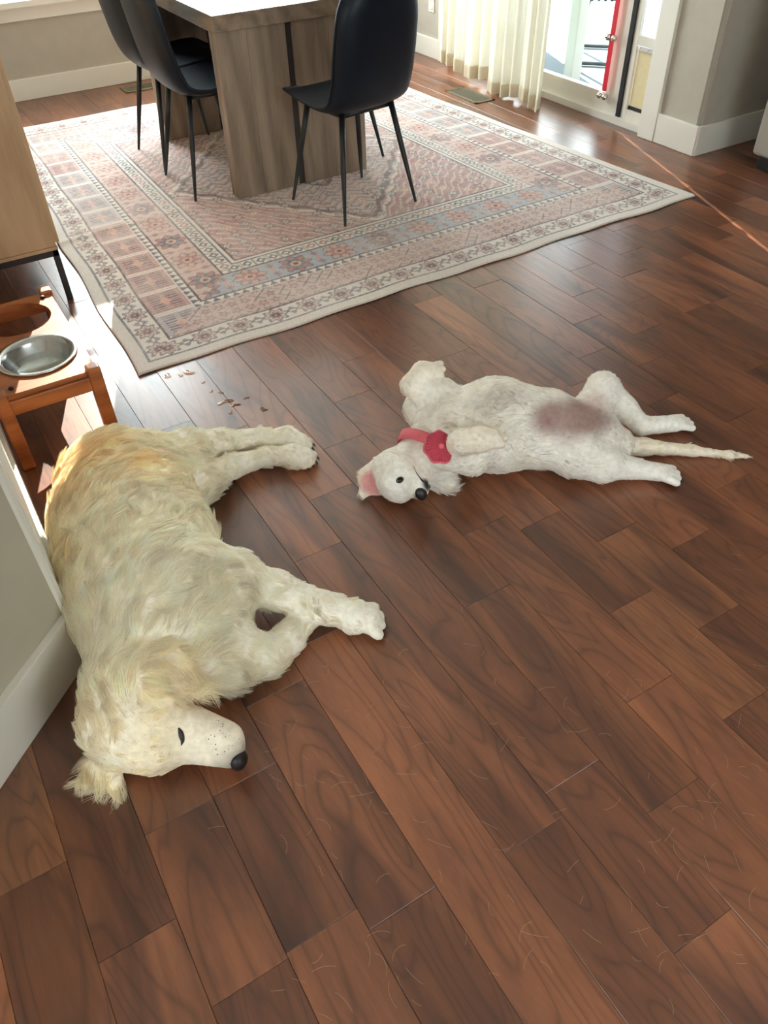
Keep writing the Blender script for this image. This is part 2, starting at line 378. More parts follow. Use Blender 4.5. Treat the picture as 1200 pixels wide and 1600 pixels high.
# window trim, sill and shades on the back wall
def window(n, x0, x1, z0, z1, muntin=None):
    wn = struct(box('window_%d' % n, x0-.06, x1+.06, YB-.07, YB-.001, z0-.035, z0, MAT['trim'], bevel=.004))
    boxes('casing', [(x0-.09, x0, YB-.018, YB, z0, z1+.09), (x1, x1+.09, YB-.018, YB, z0, z1+.09), (x0, x1, YB-.018, YB, z1, z1+.09), (x0-.09, x1+.09, YB-.018, YB, z0-.11, z0-.035)], MAT['trim'], wn)
    boxes('window_frame', [(x0, x0+.04, YB+.07, YB+.11, z0, z1), (x1-.04, x1, YB+.07, YB+.11, z0, z1), (x0, x1, YB+.07, YB+.11, z0, z0+.04), (x0, x1, YB+.07, YB+.11, z1-.04, z1)] + ([(x0, x1, YB+.08, YB+.10, muntin-.012, muntin+.012)] if muntin else []), MAT['trim'], wn)
    box('pane', x0+.03, x1-.03, YB+.088, YB+.092, z0+.03, z1-.03, MAT['glass'], wn)
window(1, .75, 1.77, .55, 2.45, 1.72)
window(2, 1.98, 3.12, .55, 2.20)
# unseen window added in the kitchen wall as fill for the near room
wl = struct(boxes('window_3', [(-2.6, -2.58, -1.89, -1.8, .71, 2.19), (-2.6, -2.58, .6, .69, .71, 2.19), (-2.6, -2.58, -1.8, .6, 2.1, 2.19), (-2.6, -2.55, -1.89, .69, .71, .8)], MAT['trim']))
boxes('window_frame', [(-2.70, -2.66, -1.8, .6, .8, .85), (-2.70, -2.66, -1.8, .6, 2.05, 2.1), (-2.70, -2.66, -.63, -.57, .8, 2.1), (-2.70, -2.66, -1.8, -1.75, .8, 2.1), (-2.70, -2.66, .55, .6, .8, 2.1)], MAT['trim'], wl)
box('pane', -2.682, -2.678, -1.78, .58, .82, 2.08, MAT['glass'], wl)
wf = struct(boxes('window_4', [(.41, .5, -2.6, -2.58, .76, 2.24), (2.7, 2.79, -2.6, -2.58, .76, 2.24), (.5, 2.7, -2.6, -2.58, 2.15, 2.24), (.41, 2.79, -2.6, -2.55, .76, .85)], MAT['trim']))  # unseen window added in the front wall to let fill light in
boxes('window_frame', [(.5, 2.7, -2.70, -2.66, .85, .90), (.5, 2.7, -2.70, -2.66, 2.10, 2.15), (1.57, 1.63, -2.70, -2.66, .85, 2.15), (.5, .55, -2.70, -2.66, .85, 2.15), (2.65, 2.7, -2.70, -2.66, .85, 2.15)], MAT['trim'], wf)
box('pane', .52, 2.68, -2.682, -2.678, .87, 2.13, MAT['glass'], wf)
# sliding door in the right wall
struct(boxes('trim_1', [(XR-.022, XR+.01, 3.13, 3.245, 0, 2.2), (XR-.022, XR+.01, 5.115, 5.23, 0, 2.2), (XR-.022, XR+.01, 3.13, 5.23, 2.095, 2.21)], MAT['trim'], bevel=.003))
dr = struct(boxes('door_1', [(3.62, 3.74, 3.24, 5.12, 0, .035), (3.62, 3.74, 3.24, 5.12, 2.06, 2.1), (3.62, 3.74, 5.07, 5.12, 0, 2.1)], MAT['trim']))
boxes('stile', [(3.645, 3.69, 3.492, 3.60, .03, 2.07), (3.645, 3.69, 4.28, 4.36, .03, 2.07)], MAT['trim'], dr, .003)
boxes('rail', [(3.645, 3.69, 3.60, 4.28, .03, .135), (3.645, 3.69, 3.60, 4.28, 1.99, 2.07), (3.69, 3.73, 4.28, 5.08, .03, .135), (3.69, 3.73, 4.28, 5.08, 1.99, 2.07)], MAT['trim'], dr, .003)
box('pane', 3.664, 3.670, 3.595, 4.29, .13, 2.0, MAT['glass'], dr)
box('pane', 3.708, 3.714, 4.28, 5.08, .13, 2.0, MAT['glass'], dr)
box('door_seal', 3.640, 3.69, 3.462, 3.492, .03, 2.07, MAT['seal'], dr)
# pet-door panel standing in the door track
pd = empty('pet_door', (3.66, 3.35, .035))
tag(pd, 'white pet door panel with cream flap beside the sliding glass door', 'pet door')
def pbox(name, L, mat, bev=.002):
    o = boxes(name, [(a-3.66, b-3.66, c-3.35, d-3.35, e-.035, f-.035) for a, b, c, d, e, f in L], mat, pd, bev); return o
pbox('frame', [(3.65, 3.685, 3.425, 3.462, .035, 2.06), (3.65, 3.685, 3.245, 3.262, .035, 2.06), (3.65, 3.685, 3.262, 3.425, .035, .085), (3.65, 3.685, 3.262, 3.425, .40, .455), (3.65, 3.685, 3.262, 3.425, 2.0, 2.06)], MAT['trim'])
pbox('flap', [(3.664, 3.670, 3.266, 3.418, .10, .395)], MAT['flap'], .001)
pbox('flap_edge', [(3.661, 3.673, 3.262, 3.424, .086, .104)], MAT['rubber'], .001)
pbox('flap_bracket', [(3.646, 3.652, 3.265, 3.42, .385, .408)], MAT['steel'], .001)
for y in (3.28, 3.34, 3.40):
    pbox('screw', [(3.643, 3.648, y-.004, y+.004, .393, .401)], MAT['steel'], .001)
fr_t = NT('pet_door_textured_glass'); fr_t.t.nodes.remove(fr_t.b)
_d = fr_t.n('ShaderNodeBsdfTranslucent'); _d.inputs[0].default_value = (.78, .88, 1., 1)
_g = fr_t.n('ShaderNodeBsdfTransparent'); _n = fr_t.n('ShaderNodeTexNoise', i_Scale=160., i_Detail=2.)
_m = fr_t.n('ShaderNodeMixShader'); fr_t.l(fr_t.ramp(_n.outputs[0], [(.4, (.1,)*3), (.6, (.9,)*3)]), _m.inputs[0]); fr_t.l(_d.outputs[0], _m.inputs[1]); fr_t.l(_g.outputs[0], _m.inputs[2]); fr_t.l(_m.outputs[0], fr_t.out.inputs[0])
pbox('pane', [(3.664, 3.669, 3.26, 3.427, .453, 2.0)], fr_t.m, 0)
# red ribbon of jingle bells hanging from the door handle
bell = empty('door_bells', (3.615, 3.585, .12))
tag(bell, 'red ribbon with pairs of silver jingle bells hanging on glass door', 'door bells')
box('ribbon', -.002, .002, -.016, .016, .03, 1.0, MAT['red'], bell, .0008)
box('loop', -.004, .03, -.012, .012, .985, 1.0, MAT['red'], bell, .0008)
for z in (.005, .30, .62):
    for sy in (-1, 1):
        v, f = ellipsoid_vf((-.008, sy*.021, z), .018, .018, .018); b = mesh('bell', v, f, MAT['chrome'], bell)
        box('slot', -.027, -.020, sy*.021-.008, sy*.021+.008, z-.0015, z+.0015, MAT['rubber'], b)
# outlet
ou = box('wall_outlet', XR-.007, XR, 5.17+.14, 5.17+.21, .28, .395, MAT['outlet'], bevel=.002)
tag(ou, 'ivory outlet plate on the wall beside the curtain', 'outlet')
for z in (.312, .363): box('socket', XR-.010, XR-.006, 5.325, 5.365, z-.014, z+.014, MAT['trim'], ou, .002)
# curtains on a rod
def curtain(y0, y1, xo, label, seed, zb):
    r = np.random.default_rng(seed); ny, nz = 130, 40
    s = np.linspace(0, 1, ny); z = np.linspace(0, 1, nz)
    ph = 2*math.pi*(s*5.2 + .25*np.sin(s*5+seed))
    off = .035*np.sin(ph)+.012*np.sin(ph*2.3+1)
    X = xo + off[:, None]*(.55+.45*(1-z)[None, :])**1.0 - .02*(1-z)[None, :]
    yy = y0+(y1-y0)*s
    Y = yy[:, None] + .02*np.sin(ph+1.3)[:, None]*(1-z)[None, :]
    zbot = zb + .018*np.sin(s*7+seed) + .012*r.random(ny)*0
    Z = zbot[:, None]+(2.25-zbot)[:, None]*z[None, :]
    P = np.stack([X, Y, Z], -1); v, f = grid_mesh(P)
    o = mesh('curtain', v, f, MAT['curtain']); tag(o, label, 'curtain', None)
    Ph = P[:, :3].copy(); Ph[:, 2, 2] = Ph[:, 0, 2]+.075; Ph[:, 1, 2] = Ph[:, 0, 2]+.037; Ph[:, 1:, :2] = Ph[:, :1, :2]; Ph[..., 0] -= .0015
    v, f = grid_mesh(Ph); mesh('hem', v, f, MAT['hem'], o)
    return o
curtain(4.45, 5.03, 3.475, 'sheer ivory curtain panel against the wall with the outlet', 2, .045)
curtain(3.90, 4.42, 3.455, 'sheer ivory curtain panel with a tan fold beside the door glass', 5, .012)
rod = tube('curtain_rod', [(3.47, 3.0, 2.262), (3.47, 4.2, 2.262), (3.47, 5.4, 2.262)], .012, MAT['blackmetal'])
tag(rod, 'black metal curtain rod above the sliding door', 'curtain rod')
for y in (3.06, 5.32): box('bracket', 3.46, XR, y-.01, y+.01, 2.25, 2.275, MAT['blackmetal'], rod)
# outside: deck, added sun-blocking fence and screen, post, patio chair
struct(box('ground_back', -4, 3.75, 6.25, 18, -.12, -.05, MAT['deck']))
fe = tag(boxes('sun_block_fence', [(-2., 2.42, 7.54, 7.58, -.05, 2.27), (2.42, 3.70, 7.54, 7.58, -.05, 2.95)], MAT['extwhite']), 'pale stepped fence added unseen outside the back windows to block sun', 'fence')  # added out of view to keep low sun off table and rug
struct(box('ground', 3.75, 12, -3, 14, -.12, -.05, MAT['deck']))
es = tag(boxes('sun_block_screen', [(3.78, 4.588, 6.2, 6.26, -.05, 3.5), (4.628, 4.90, 6.2, 6.26, -.05, 3.5)], MAT['ext']), 'pale green slotted screen added on the deck outside to block sun', 'screen')  # added to shade the door; its gap passes one thin sun streak
po = tag(box('deck_post', 3.98, 4.06, 4.26, 4.34, -.05, 2.6, MAT['extwhite'], bevel=.006), 'white square post on the deck outside the glass', 'post')
pc = empty('patio_chair', (4.75, 4.72, -.05), .75)
tag(pc, 'grey mesh patio chair standing on the deck outside', 'chair')
tube('frame', [(-.25, -.25, 0), (-.25, -.2, .4), (-.25, .2, .42), (-.25, .33, .95), (.25, .33, .95), (.25, .2, .42), (.25, -.2, .4), (.25, -.25, 0)], .014, MAT['patio'], pc)
tube('rear_leg', [(-.25, .28, 0), (-.25, .18, .40)], .014, MAT['patio'], pc); tube('rear_leg', [(.25, .28, 0), (.25, .18, .40)], .014, MAT['patio'], pc)
tube('foot_bar', [(-.25, -.25, .015), (-.25, .28, .015)], .012, MAT['patio'], pc); tube('foot_bar', [(.25, -.25, .015), (.25, .28, .015)], .012, MAT['patio'], pc)
for k in range(14):
    t_ = k/13; y = .2+.13*t_; z = .44+.49*t_
    tube('back_strap', [(-.25, y, z), (.25, y, z)], .011, MAT['patio'], pc, 6)
for k in range(10): tube('seat_strap', [(-.25, -.2+.4*k/9, .405), (.25, -.2+.4*k/9, .405)], .012, MAT['patio'], pc, 6)
# ------------------------------------------------------------------ furniture
# dining table
tb = empty('dining_table', (1.715, 4.24, .008)); tag(tb, 'oak dining table with slab legs standing on the patterned rug', 'table')
def tbox(name, x0, x1, y0, y1, z0, z1, m, bev=.003, par=None): return box(name, x0-1.715, x1-1.715, y0-4.24, y1-4.24, z0-.008, z1-.008, m, par or tb, bev)
tbox('tabletop', 1.345, 2.09, 3.655, 4.85, .717, .782, MAT['oak_top'])
for (y0, y1) in ((3.667, 3.747), (4.69, 4.77)):
    lg = tbox('leg', 1.357, 2.072, y0+.012, y1-.012, .008, .717, MAT['oak_dark'])
    for (a, b) in ((1.354, 1.497), (1.4975, 1.685), (1.718, 1.90), (1.9005, 2.075)):
        tbox('panel', a, b, y0, y1, .008, .7165, MAT['oak'], .0015, lg)
# dining chairs
def catmull(P, n):
    P = np.asarray(P, float); t = np.linspace(0, len(P)-1, n); out = np.zeros((n, P.shape[1]))
    Q = np.vstack([2*P[0]-P[1], P, 2*P[-1]-P[-2]])
    for k, tt in enumerate(t):
        i = min(int(tt), len(P)-2); u = tt-i; p0, p1, p2, p3 = Q[i:i+4]
        out[k] = .5*((2*p1)+(-p0+p2)*u+(2*p0-5*p1+4*p2-p3)*u*u+(-p0+3*p1-3*p2+p3)*u**3)
    return out
def make_chair():
    r = empty('dining_chair')
    prof = catmull([(.245, .452), (.20, .468), (.10, .462), (-.03, .45), (-.13, .452), (-.19, .485), (-.225, .56), (-.25, .68), (-.272, .81), (-.285, .945)], 46)
    wid = catmull([[.165], [.205], [.222], [.226], [.222], [.215], [.213], [.212], [.202], [.165]], 46)[:, 0]
    nu, nv = 46, 25; tan = np.gradient(prof, axis=0); tan /= np.linalg.norm(tan, axis=1)[:, None]; nor = np.stack([tan[:, 1], -tan[:, 0]], 1)
    nor *= -1
    # upward / forward facing normal
    s = np.linspace(-1, 1, nv)
    def surf(sgn):
        P = np.zeros((nu, nv, 3))
        for i in range(nu):
            t = i/(nu-1); endr = min(t/.10, (1-t)/.10, 1.); ww = wid[i]*math.sqrt(1-.62*(1-endr)**2)
            dish = (.022+.030*min(1, max(0, (t-.35)/.25)))*np.abs(s)**2.4
            th = sgn*.013*(1-np.abs(s)**6)*math.sqrt(max(0., 1-(1-endr)**3))
            n2 = nor[i] if nor[i] @ np.array([1., 1.]) > 0 else -nor[i]
            P[i, :, 0] = ww*np.sin(s*math.pi/2*.92)/math.sin(math.pi/2*.92)
            P[i, :, 1] = prof[i, 0]+n2[0]*(dish+th); P[i, :, 2] = prof[i, 1]+n2[1]*(dish+th)
        return P
    A, B = surf(1), surf(-1)
    va, fa = grid_mesh(A); vb, fb = grid_mesh(B); n = len(va)
    f = fa.tolist()+[q[::-1] for q in (fb+n).tolist()]
    ring = [i*nv for i in range(nu)]+[(nu-1)*nv+j for j in range(1, nv)]+[i*nv+nv-1 for i in range(nu-2, -1, -1)]+[j for j in range(nv-2, 0, -1)]
    for a, b in zip(ring, ring[1:]+ring[:1]): f.append([a, a+n, b+n, b])
    sh = mesh('shell', np.vstack([va, vb]), f, MAT['leather'], r)
    m = sh.modifiers.new('sub', 'SUBSURF'); m.levels = m.render_levels = 1
    rimp = (va[ring]+vb[ring])/2; rimp = np.vstack([rimp, rimp[:1]])
    tube('piping', rimp, .006, MAT['leather'], sh, 8)
    tube('under_frame', [(-.13, -.12, .432), (.13, -.12, .432), (.13, .13, .432), (-.13, .13, .432), (-.13, -.12, .432)], .012, MAT['blackmetal'], r, 8)
    for sx in (-1, 1):
        for sy in (-1, 1):
            tube('leg', [(sx*.135, sy*.125, .445), (sx*.172, sy*.165, .23), (sx*.212, sy*.21, 0)], [.0135, .0125, .0065], MAT['blackmetal'], r, 12)
    return r
ch0 = make_chair()
cl = [((1.81, 3.335), math.radians(8), 'black leather shell chair at the table end with its back turned'),
      ((1.375, 3.98), -HP, 'black leather shell chair beside the table, between sideboard and table, nearer the table-end chair'),
      ((1.385, 4.45), -HP+.01, 'black leather shell chair beside the table, between sideboard and table, nearer the back wall'),
      ((2.03, 3.985), HP, 'black leather shell chair on the curtain side of the table, nearer the table-end chair'),
      ((2.03, 4.452), HP, 'black leather shell chair on the curtain side of the table, nearer the back wall')]
for i, ((x, y), rz, lb) in enumerate(cl):
    o = ch0 if i == 0 else copy_tree(ch0)
    o.location = (x, y, .008); o.rotation_euler.z = rz; tag(o, lb, 'chair', 'dining chairs around the table')
# sideboard on a black frame
sb = empty('sideboard', (.17, 3.9, 0)); tag(sb, 'light oak sideboard on a thin black metal frame beside the rug', 'sideboard')
def sbox(name, x0, x1, y0, y1, z0, z1, m, bev=.003, par=None): return box(name, x0-.17, x1-.17, y0-3.9, y1-3.9, z0, z1, m, par or sb, bev)
sbox('body', -.05, .395, 3.135, 4.68, .218, .93, MAT['sideb'], .002)
sbox('bottom_panel', -.05, .398, 3.13, 4.69, .205, .218, MAT['sideb'], .001)
sbox('top_panel', -.055, .40, 3.128, 4.69, .93, .955, MAT['sideb'], .002)
fb_ = boxes('frame_rail', [(-.225, .225, -.77, -.748, .182, .205), (-.225, .225, .768, .79, .182, .205), (.203, .225, -.77, .79, .182, .205), (-.225, -.203, -.77, .79, .182, .205)], MAT['blackmetal'], sb, .001)
for x in (-.225, .203):
    for y in (-.77, .768): box('leg', x, x+.022, y, y+.022, 0, .19, MAT['blackmetal'], sb, .001)
for k in range(3):
    d = sbox('door', .395, .412, 3.145+.51*k, 3.645+.51*k, .228, .925, MAT['sideb'], .002)
    sbox('handle', .412, .424, 3.60+.51*k, 3.612+.51*k, .5, .65, MAT['blackmetal'], .001, d)
# kitchen island with an angled end panel
isl = empty('kitchen_island', (-.30, 1.6, 0)); tag(isl, 'painted kitchen island end with white base trim beside the sleeping dog', 'island')
def prism(name, pts, z0, z1, mat, par, off=(-.30, 1.6), bev=0.):
    bm = bmesh.new(); lo = [bm.verts.new((x-off[0], y-off[1], z0)) for x, y in pts]; hi = [bm.verts.new((x-off[0], y-off[1], z1)) for x, y in pts]
    n = len(pts)
    for i in range(n): bm.faces.new([lo[i], lo[(i+1) % n], hi[(i+1) % n], hi[i]])
    bm.faces.new(hi); bm.faces.new(lo[::-1]); return finish(bm, name, mat, par, bev)
Ax, Ay = -.035, 1.343; Dx, Dy = -.208, -.193
dl = math.hypot(Dx, Dy); Dx /= dl; Dy /= dl; nx, ny = -Dy, Dx     # outward normal of the angled face
nx, ny = (nx, ny) if nx*0+ny < 0 else (-nx, -ny)
Bx, By = Ax+Dx*.70, Ay+Dy*.70
ins = .022
foot = [(Ax-ins, Ay-nx*0+.0), (Bx-nx*ins, By-ny*ins), (-1.5, By-ny*ins), (-1.5, 2.55), (Ax-ins, 2.55)]
foot[0] = (Ax-ins, Ay+.004)
prism('body', foot, .0, .90, MAT['island'], isl)
prism('base_trim', [(Ax, Ay), (Bx, By), (Bx-nx*.05, By-ny*.05), (Ax-.05, Ay+.03), (Ax-.05, 2.55), (Ax, 2.55)], 0, .158, MAT['trim'], isl, bev=.002)
prism('corner_trim', [(Ax-.012, Ay+.006), (Ax-.012+Dx*.012, Ay+.006+Dy*.012), (Ax-.05, Ay), (Ax-.05, Ay+.06), (Ax-.012, Ay+.06)], .158, .90, MAT['trim'], isl, bev=.002)
for k in range(3):
    y0 = Ay+.085+.39*k
    d = prism('door', [(Ax-ins+.001, y0), (Ax-ins+.012, y0), (Ax-ins+.012, y0+.37), (Ax-ins+.001, y0+.37)], .185, .87, MAT['trim'], isl, bev=.002)
    tube('handle', [(Ax-ins+.012+.30, y0+.33-1.6, .5), (Ax-ins+.03+.30, y0+.33-1.6, .52), (Ax-ins+.03+.30, y0+.33-1.6, .62), (Ax-ins+.012+.30, y0+.33-1.6, .64)], .004, MAT['steel'], d, 8)
prism('worktop', [(Ax+.02, Ay+.02), (Bx+nx*.02, By+ny*.02-.02), (-1.52, By-.03), (-1.52, 2.57), (Ax+.02, 2.57)], .90, .935, MAT['trim'], isl, bev=.004)
# raised dog feeder
fd = empty('bowl_stand', (.13, 2.42, 0)); tag(fd, 'raised wooden feeder stand with two bowl holes beside the sideboard', 'bowl stand')
SX0, SX1, SY0, SY1, ZT = -.148, .142, -.285, .285, .25
def stand_top():
    # board with two round holes: grid of rings around each hole
    bm = bmesh.new(); hz = ((0.008, -.112), (0.004, .150)); R = .108
    outl = []
    for (cx, cy), (ya, yb) in zip(hz, ((SY0, .02), (.02, SY1))):
        n = 48; inner, outer = [], []
        for k in range(n):
            a = 2*math.pi*k/n; c, s_ = math.cos(a), math.sin(a)
            inner.append((cx+R*c, cy+R*s_))
            tx = ((SX1-cx)/c if c > 0 else (SX0-cx)/c) if abs(c) > 1e-6 else 9; ty = ((yb-cy)/s_ if s_ > 0 else (ya-cy)/s_) if abs(s_) > 1e-6 else 9
            tt = min(tx, ty); outer.append((cx+tt*c, cy+tt*s_))
        for z0, flip in ((ZT, 0), (ZT-.018, 1)):
            vi = [bm.verts.new((x, y, z0)) for x, y in inner]; vo = [bm.verts.new((x, y, z0)) for x, y in outer]
            # true corners
            for k in range(n):
                q = [vi[k], vi[(k+1) % n], vo[(k+1) % n], vo[k]]
                a, b = outer[k], outer[(k+1) % n]
                if abs(a[0]-b[0]) > 1e-5 and abs(a[1]-b[1]) > 1e-5:
                    cxx = a[0] if abs(abs(a[0]-.5*(SX0+SX1))-(SX1-SX0)/2) < 1e-4 else b[0]
                    cyy = a[1] if cxx == b[0] else b[1]
                    q = q[:2]+[q[2], bm.verts.new((cxx, cyy, z0)), q[3]]
                bm.faces.new(q if not flip else q[::-1])
            if not flip: top_i = vi
            else:
                for k in range(n): bm.faces.new([top_i[k], vi[k], vi[(k+1) % n], top_i[(k+1) % n]])
    bm.normal_update()
    # outer side walls
    for (a, b) in (((SX0, SY0), (SX1, SY0)), ((SX1, SY0), (SX1, SY1)), ((SX1, SY1), (SX0, SY1)), ((SX0, SY1), (SX0, SY0))):
        bm.faces.new([bm.verts.new((*a, ZT-.018)), bm.verts.new((*b, ZT-.018)), bm.verts.new((*b, ZT)), bm.verts.new((*a, ZT))])
    me = bpy.data.meshes.new('top_board'); bm.to_mesh(me); bm.free(); return link('top_board', me, MAT['acacia'], fd)
stand_top()
for sx in (SX0+.012, SX1-.012):
    for sy in (SY0+.002, SY1-.002):
        lg = box('leg', sx-.02, sx+.02, sy-.02, sy+.02, 0, ZT+.014, MAT['acacia'], fd, .008, 3)
boxes('end_rail', [(SX0+.02, SX1-.02, SY0-.01, SY0+.012, ZT-.062, ZT-.016)], MAT['acacia'], fd, .004)
boxes('end_rail', [(SX0+.02, SX1-.02, SY1-.012, SY1+.01, ZT-.062, ZT-.016)], MAT['acacia'], fd, .004)
for x in (SX0+.004, SX1-.018): boxes('side_rail', [(x, x+.014, SY0+.02, SY1-.02, ZT-.058, ZT-.016)], MAT['acacia'], fd, .003)
for x, y in ((SX0+.05, SY0+.03), (SX1-.03, SY1-.035)):
    v, f = ellipsoid_vf((x, y, ZT+.003), .008, .008, .005); mesh('bumper', v, f, MAT['rubber'], fd)
bw = lathe('dog_bowl', [(.004, .004), (.072, .004), (.078, .008), (.098, .05), (.1035, .064), (.118, .0655), (.1195, .063), (.118, .0605), (.106, .0585), (.101, .046), (.081, .004), (.075, 0), (.004, 0)], MAT['steel'], None, 56)
bw.location = (.138, 2.308, ZT-.0585); tag(bw, 'stainless steel dog bowl with water set in the wooden stand', 'bowl')
wtr = lathe('water', [(.002, .024), (.0838, .024)], MAT['glass'], bw, 40)
# couch corner
cb = empty('couch', (4.25, 2.2, 0)); tag(cb, 'grey linen couch on black feet by the dark wall', 'couch')
def cbox(name, x0, x1, y0, y1, z0, z1, m, bev): return box(name, x0-4.25, x1-4.25, y0-2.2, y1-2.2, z0, z1, m, cb, bev, 4)
cbox('armrest', 3.715, 3.93, 1.75, 2.60, .055, .80, MAT['couch'], .03)
cbox('base', 3.93, 5.6, 1.75, 2.60, .055, .40, MAT['couch'], .03)
cbox('backrest', 3.92, 5.6, 2.38, 2.62, .30, .88, MAT['couch'], .05)
for k in range(2): cbox('seat_cushion', 3.935+.83*k, 4.755+.83*k, 1.74, 2.40, .40, .54, MAT['couch'], .05)
for x in (3.75, 5.5):
    for y in (1.85, 2.5): cbox('foot', x-.03, x+.07, y-.05, y+.05, 0, .06, MAT['rubber'], .005)
# floor registers
def register(cx, cy, sx, sy, lab):
    o = empty('floor_vent', (cx, cy, 0)); tag(o, lab, 'floor vent')
    boxes('frame', [(-sx, sx, -sy, -sy+.02, 0, .006), (-sx, sx, sy-.02, sy, 0, .006), (-sx, -sx+.02, -sy, sy, 0, .006), (sx-.02, sx, -sy, sy, 0, .006)], MAT['vent'], o, .0015)
    box('grille_back', -sx+.018, sx-.018, -sy+.018, sy-.018, 0, .002, MAT['ventdark'], o)
    n = 7 if sx < sy else 7
    for k in range(n):
        t_ = -1+2*(k+.5)/n
        if sx < sy: box('slat', t_*(sx-.02)-.003, t_*(sx-.02)+.003, -sy+.018, sy-.018, .001, .005, MAT['vent'], o)
        else: box('slat', -sx+.018, sx-.018, t_*(sy-.02)-.003, t_*(sy-.02)+.003, .001, .005, MAT['vent'], o)
register(3.27, 4.41, .075, .17, 'bronze floor vent set in the planks under the curtain')
register(1.62, 5.86, .16, .07, 'bronze floor vent set in the planks by the back wall')
# ------------------------------------------------------------------ rug
def fast_mesh(name, v, quads):
    me = bpy.data.meshes.new(name); v = np.ascontiguousarray(v, np.float32); q = np.ascontiguousarray(quads, np.int32)
    me.vertices.add(len(v)); me.vertices.foreach_set('co', v.ravel())
    k = q.shape[1]
    me.loops.add(q.size); me.loops.foreach_set('vertex_index', q.ravel())
    me.polygons.add(len(q)); me.polygons.foreach_set('loop_start', np.arange(0, q.size, k, dtype=np.int32))
    me.update(calc_edges=True); me.validate()
    me.polygons.foreach_set('use_smooth', np.ones(len(q), bool)); return me
def smooth_noise(shape, cells, seed):
    r = np.random.default_rng(seed); g = r.random((cells[0]+2, cells[1]+2))
    y = np.linspace(0, cells[0], shape[0]); x = np.linspace(0, cells[1], shape[1]); iy = y.astype(int); ix = x.astype(int)
    fy = (y-iy)[:, None]; fx = (x-ix)[None, :]; fy = fy*fy*(3-2*fy); fx = fx*fx*(3-2*fx)
    a = g[np.ix_(iy, ix)]; b = g[np.ix_(iy+1, ix)]; c = g[np.ix_(iy, ix+1)]; d = g[np.ix_(iy+1, ix+1)]
    return (a*(1-fy)+b*fy)*(1-fx)+(c*(1-fy)+d*fy)*fx
def build_rug():
    W, L = 2.75, 3.0; NU, NV = 551, 601
    U, V = np.meshgrid(np.linspace(0, W, NU), np.linspace(0, L, NV), indexing='ij')
    cream, beige, pink, rose, slate, dark, blue, orange = [np.array(lin(c)) for c in ((222, 212, 202), (204, 184, 174), (198, 170, 162), (168, 116, 112), (100, 102, 112), (80, 64, 66), (162, 168, 178), (204, 156, 138))]
    col = np.broadcast_to(beige, U.shape+(3,)).copy()
    def put(mask, c, a=1.):
        m = (mask.astype(float)*a)[..., None]; col[:] = col*(1-m)+c*m
    dl_, dr_, df, db_ = U, W-U, V, L-V
    D = np.minimum(np.minimum(dl_, dr_), np.minimum(df, db_))
    side = (D == dl_) | (D == dr_)
    S = np.where(side, V-L/2, U-W/2)
    def band(a, b): return (D >= a) & (D < b)
    def cell(period, a, b):
        i = np.floor(S/period); return i, (S/period-i-.5)*period, D-(a+b)/2
    def h(i, s): return np.modf(np.abs(np.sin(i*12.9898+s*78.233))*43758.5453)[0]
    put(band(0, .055), cream)
    put(band(.055, .061), slate)
    put(band(.061, .165), cream)
    i, a, b = cell(.145, .061, .165); r = np.hypot(a, b*1.15); th = np.arctan2(b, a)
    bl = band(.063, .163); lob = .040+.007*np.cos(th*8)
    put(bl & (r < lob*1.25), np.array(lin((130, 108, 108)))); put(bl & (r < lob*.95), cream*.8); put(bl & (r < lob*.72), rose); put(bl & (r < lob*.42), dark); put(bl & (r < lob*.2), orange)
    a2 = np.abs(np.abs(a)-.0725)
    put(bl & (a2*1.2+np.abs(b) < .030) & (np.abs(b) > .006), slate*.9, .8)
    put(band(.165, .171), dark)
    # beige band: scattered small sprigs and blocks
    bl = band(.171, .335); put(bl, pink)
    i, a, b = cell(.19, .171, .335)
    side_blk = bl & side
    put(side_blk & (h(i, 1) > .5), rose, .55); put(side_blk & (h(i, 1) <= .5), blue, .45)
    put(side_blk & (np.abs(a) < .07) & (np.abs(b) < .06) & (np.abs(np.modf(np.abs(a)*55)[0]-.5) > .28) & (np.abs(b) > .012), dark, .8)
    put(side_blk & (np.abs(b)+np.abs(a)*.7 < .024), orange); put(side_blk & (np.abs(np.abs(a)-.088) < .004), cream)
    i, a, b = cell(.055, .171, .335); j = np.floor(b/.055); bb2 = (b/.055-j-.5)*.055
    fb2 = bl & ~side; k_ = h(i*3+j*17, 2); r = np.hypot(a, bb2); th = np.arctan2(bb2, a)
    put(fb2 & (r < .019+.006*np.cos(th*5+k_*6)) & (k_ > .25), np.array(lin((150, 118, 116))), .85); put(fb2 & (r < .012) & (k_ > .6), slate); put(fb2 & (r < .008) & (k_ > .25), orange)
    put(fb2 & (np.abs(a-bb2) < .004) & (k_ <= .25), dark, .8); put(fb2 & (np.abs(a+bb2) < .004) & (k_ <= .25), slate, .8)
    put(band(.335, .372), cream); i, a, b = cell(.042, .335, .372)
    put(band(.337, .370) & (np.abs(a) < .019*(1-(b+.017)/.034)), np.array(lin((100, 96, 104)))); put(band(.370, .376), dark)
    # blue-grey band with flowers
    bl = band(.376, .53); put(bl, blue); put(bl & side, pink*1.05)
    i, a, b = cell(.215, .376, .53); r = np.hypot(a, b); th = np.arctan2(b, a); k_ = h(i, 3)
    put(bl & (r < .062+.012*np.cos(th*8)), np.where((k_ > .5)[..., None], rose, np.array(lin((196, 160, 150))))); put(bl & (r < .045+.010*np.cos(th*8+3.1)), np.where((k_ > .5)[..., None], slate, rose)); put(bl & (r < .024), orange); put(bl & (r < .012), dark)
    put(bl & (np.abs(r-.066-.011*np.cos(th*8)) < .0035), dark, .8)
    a2 = np.abs(a)-.1075
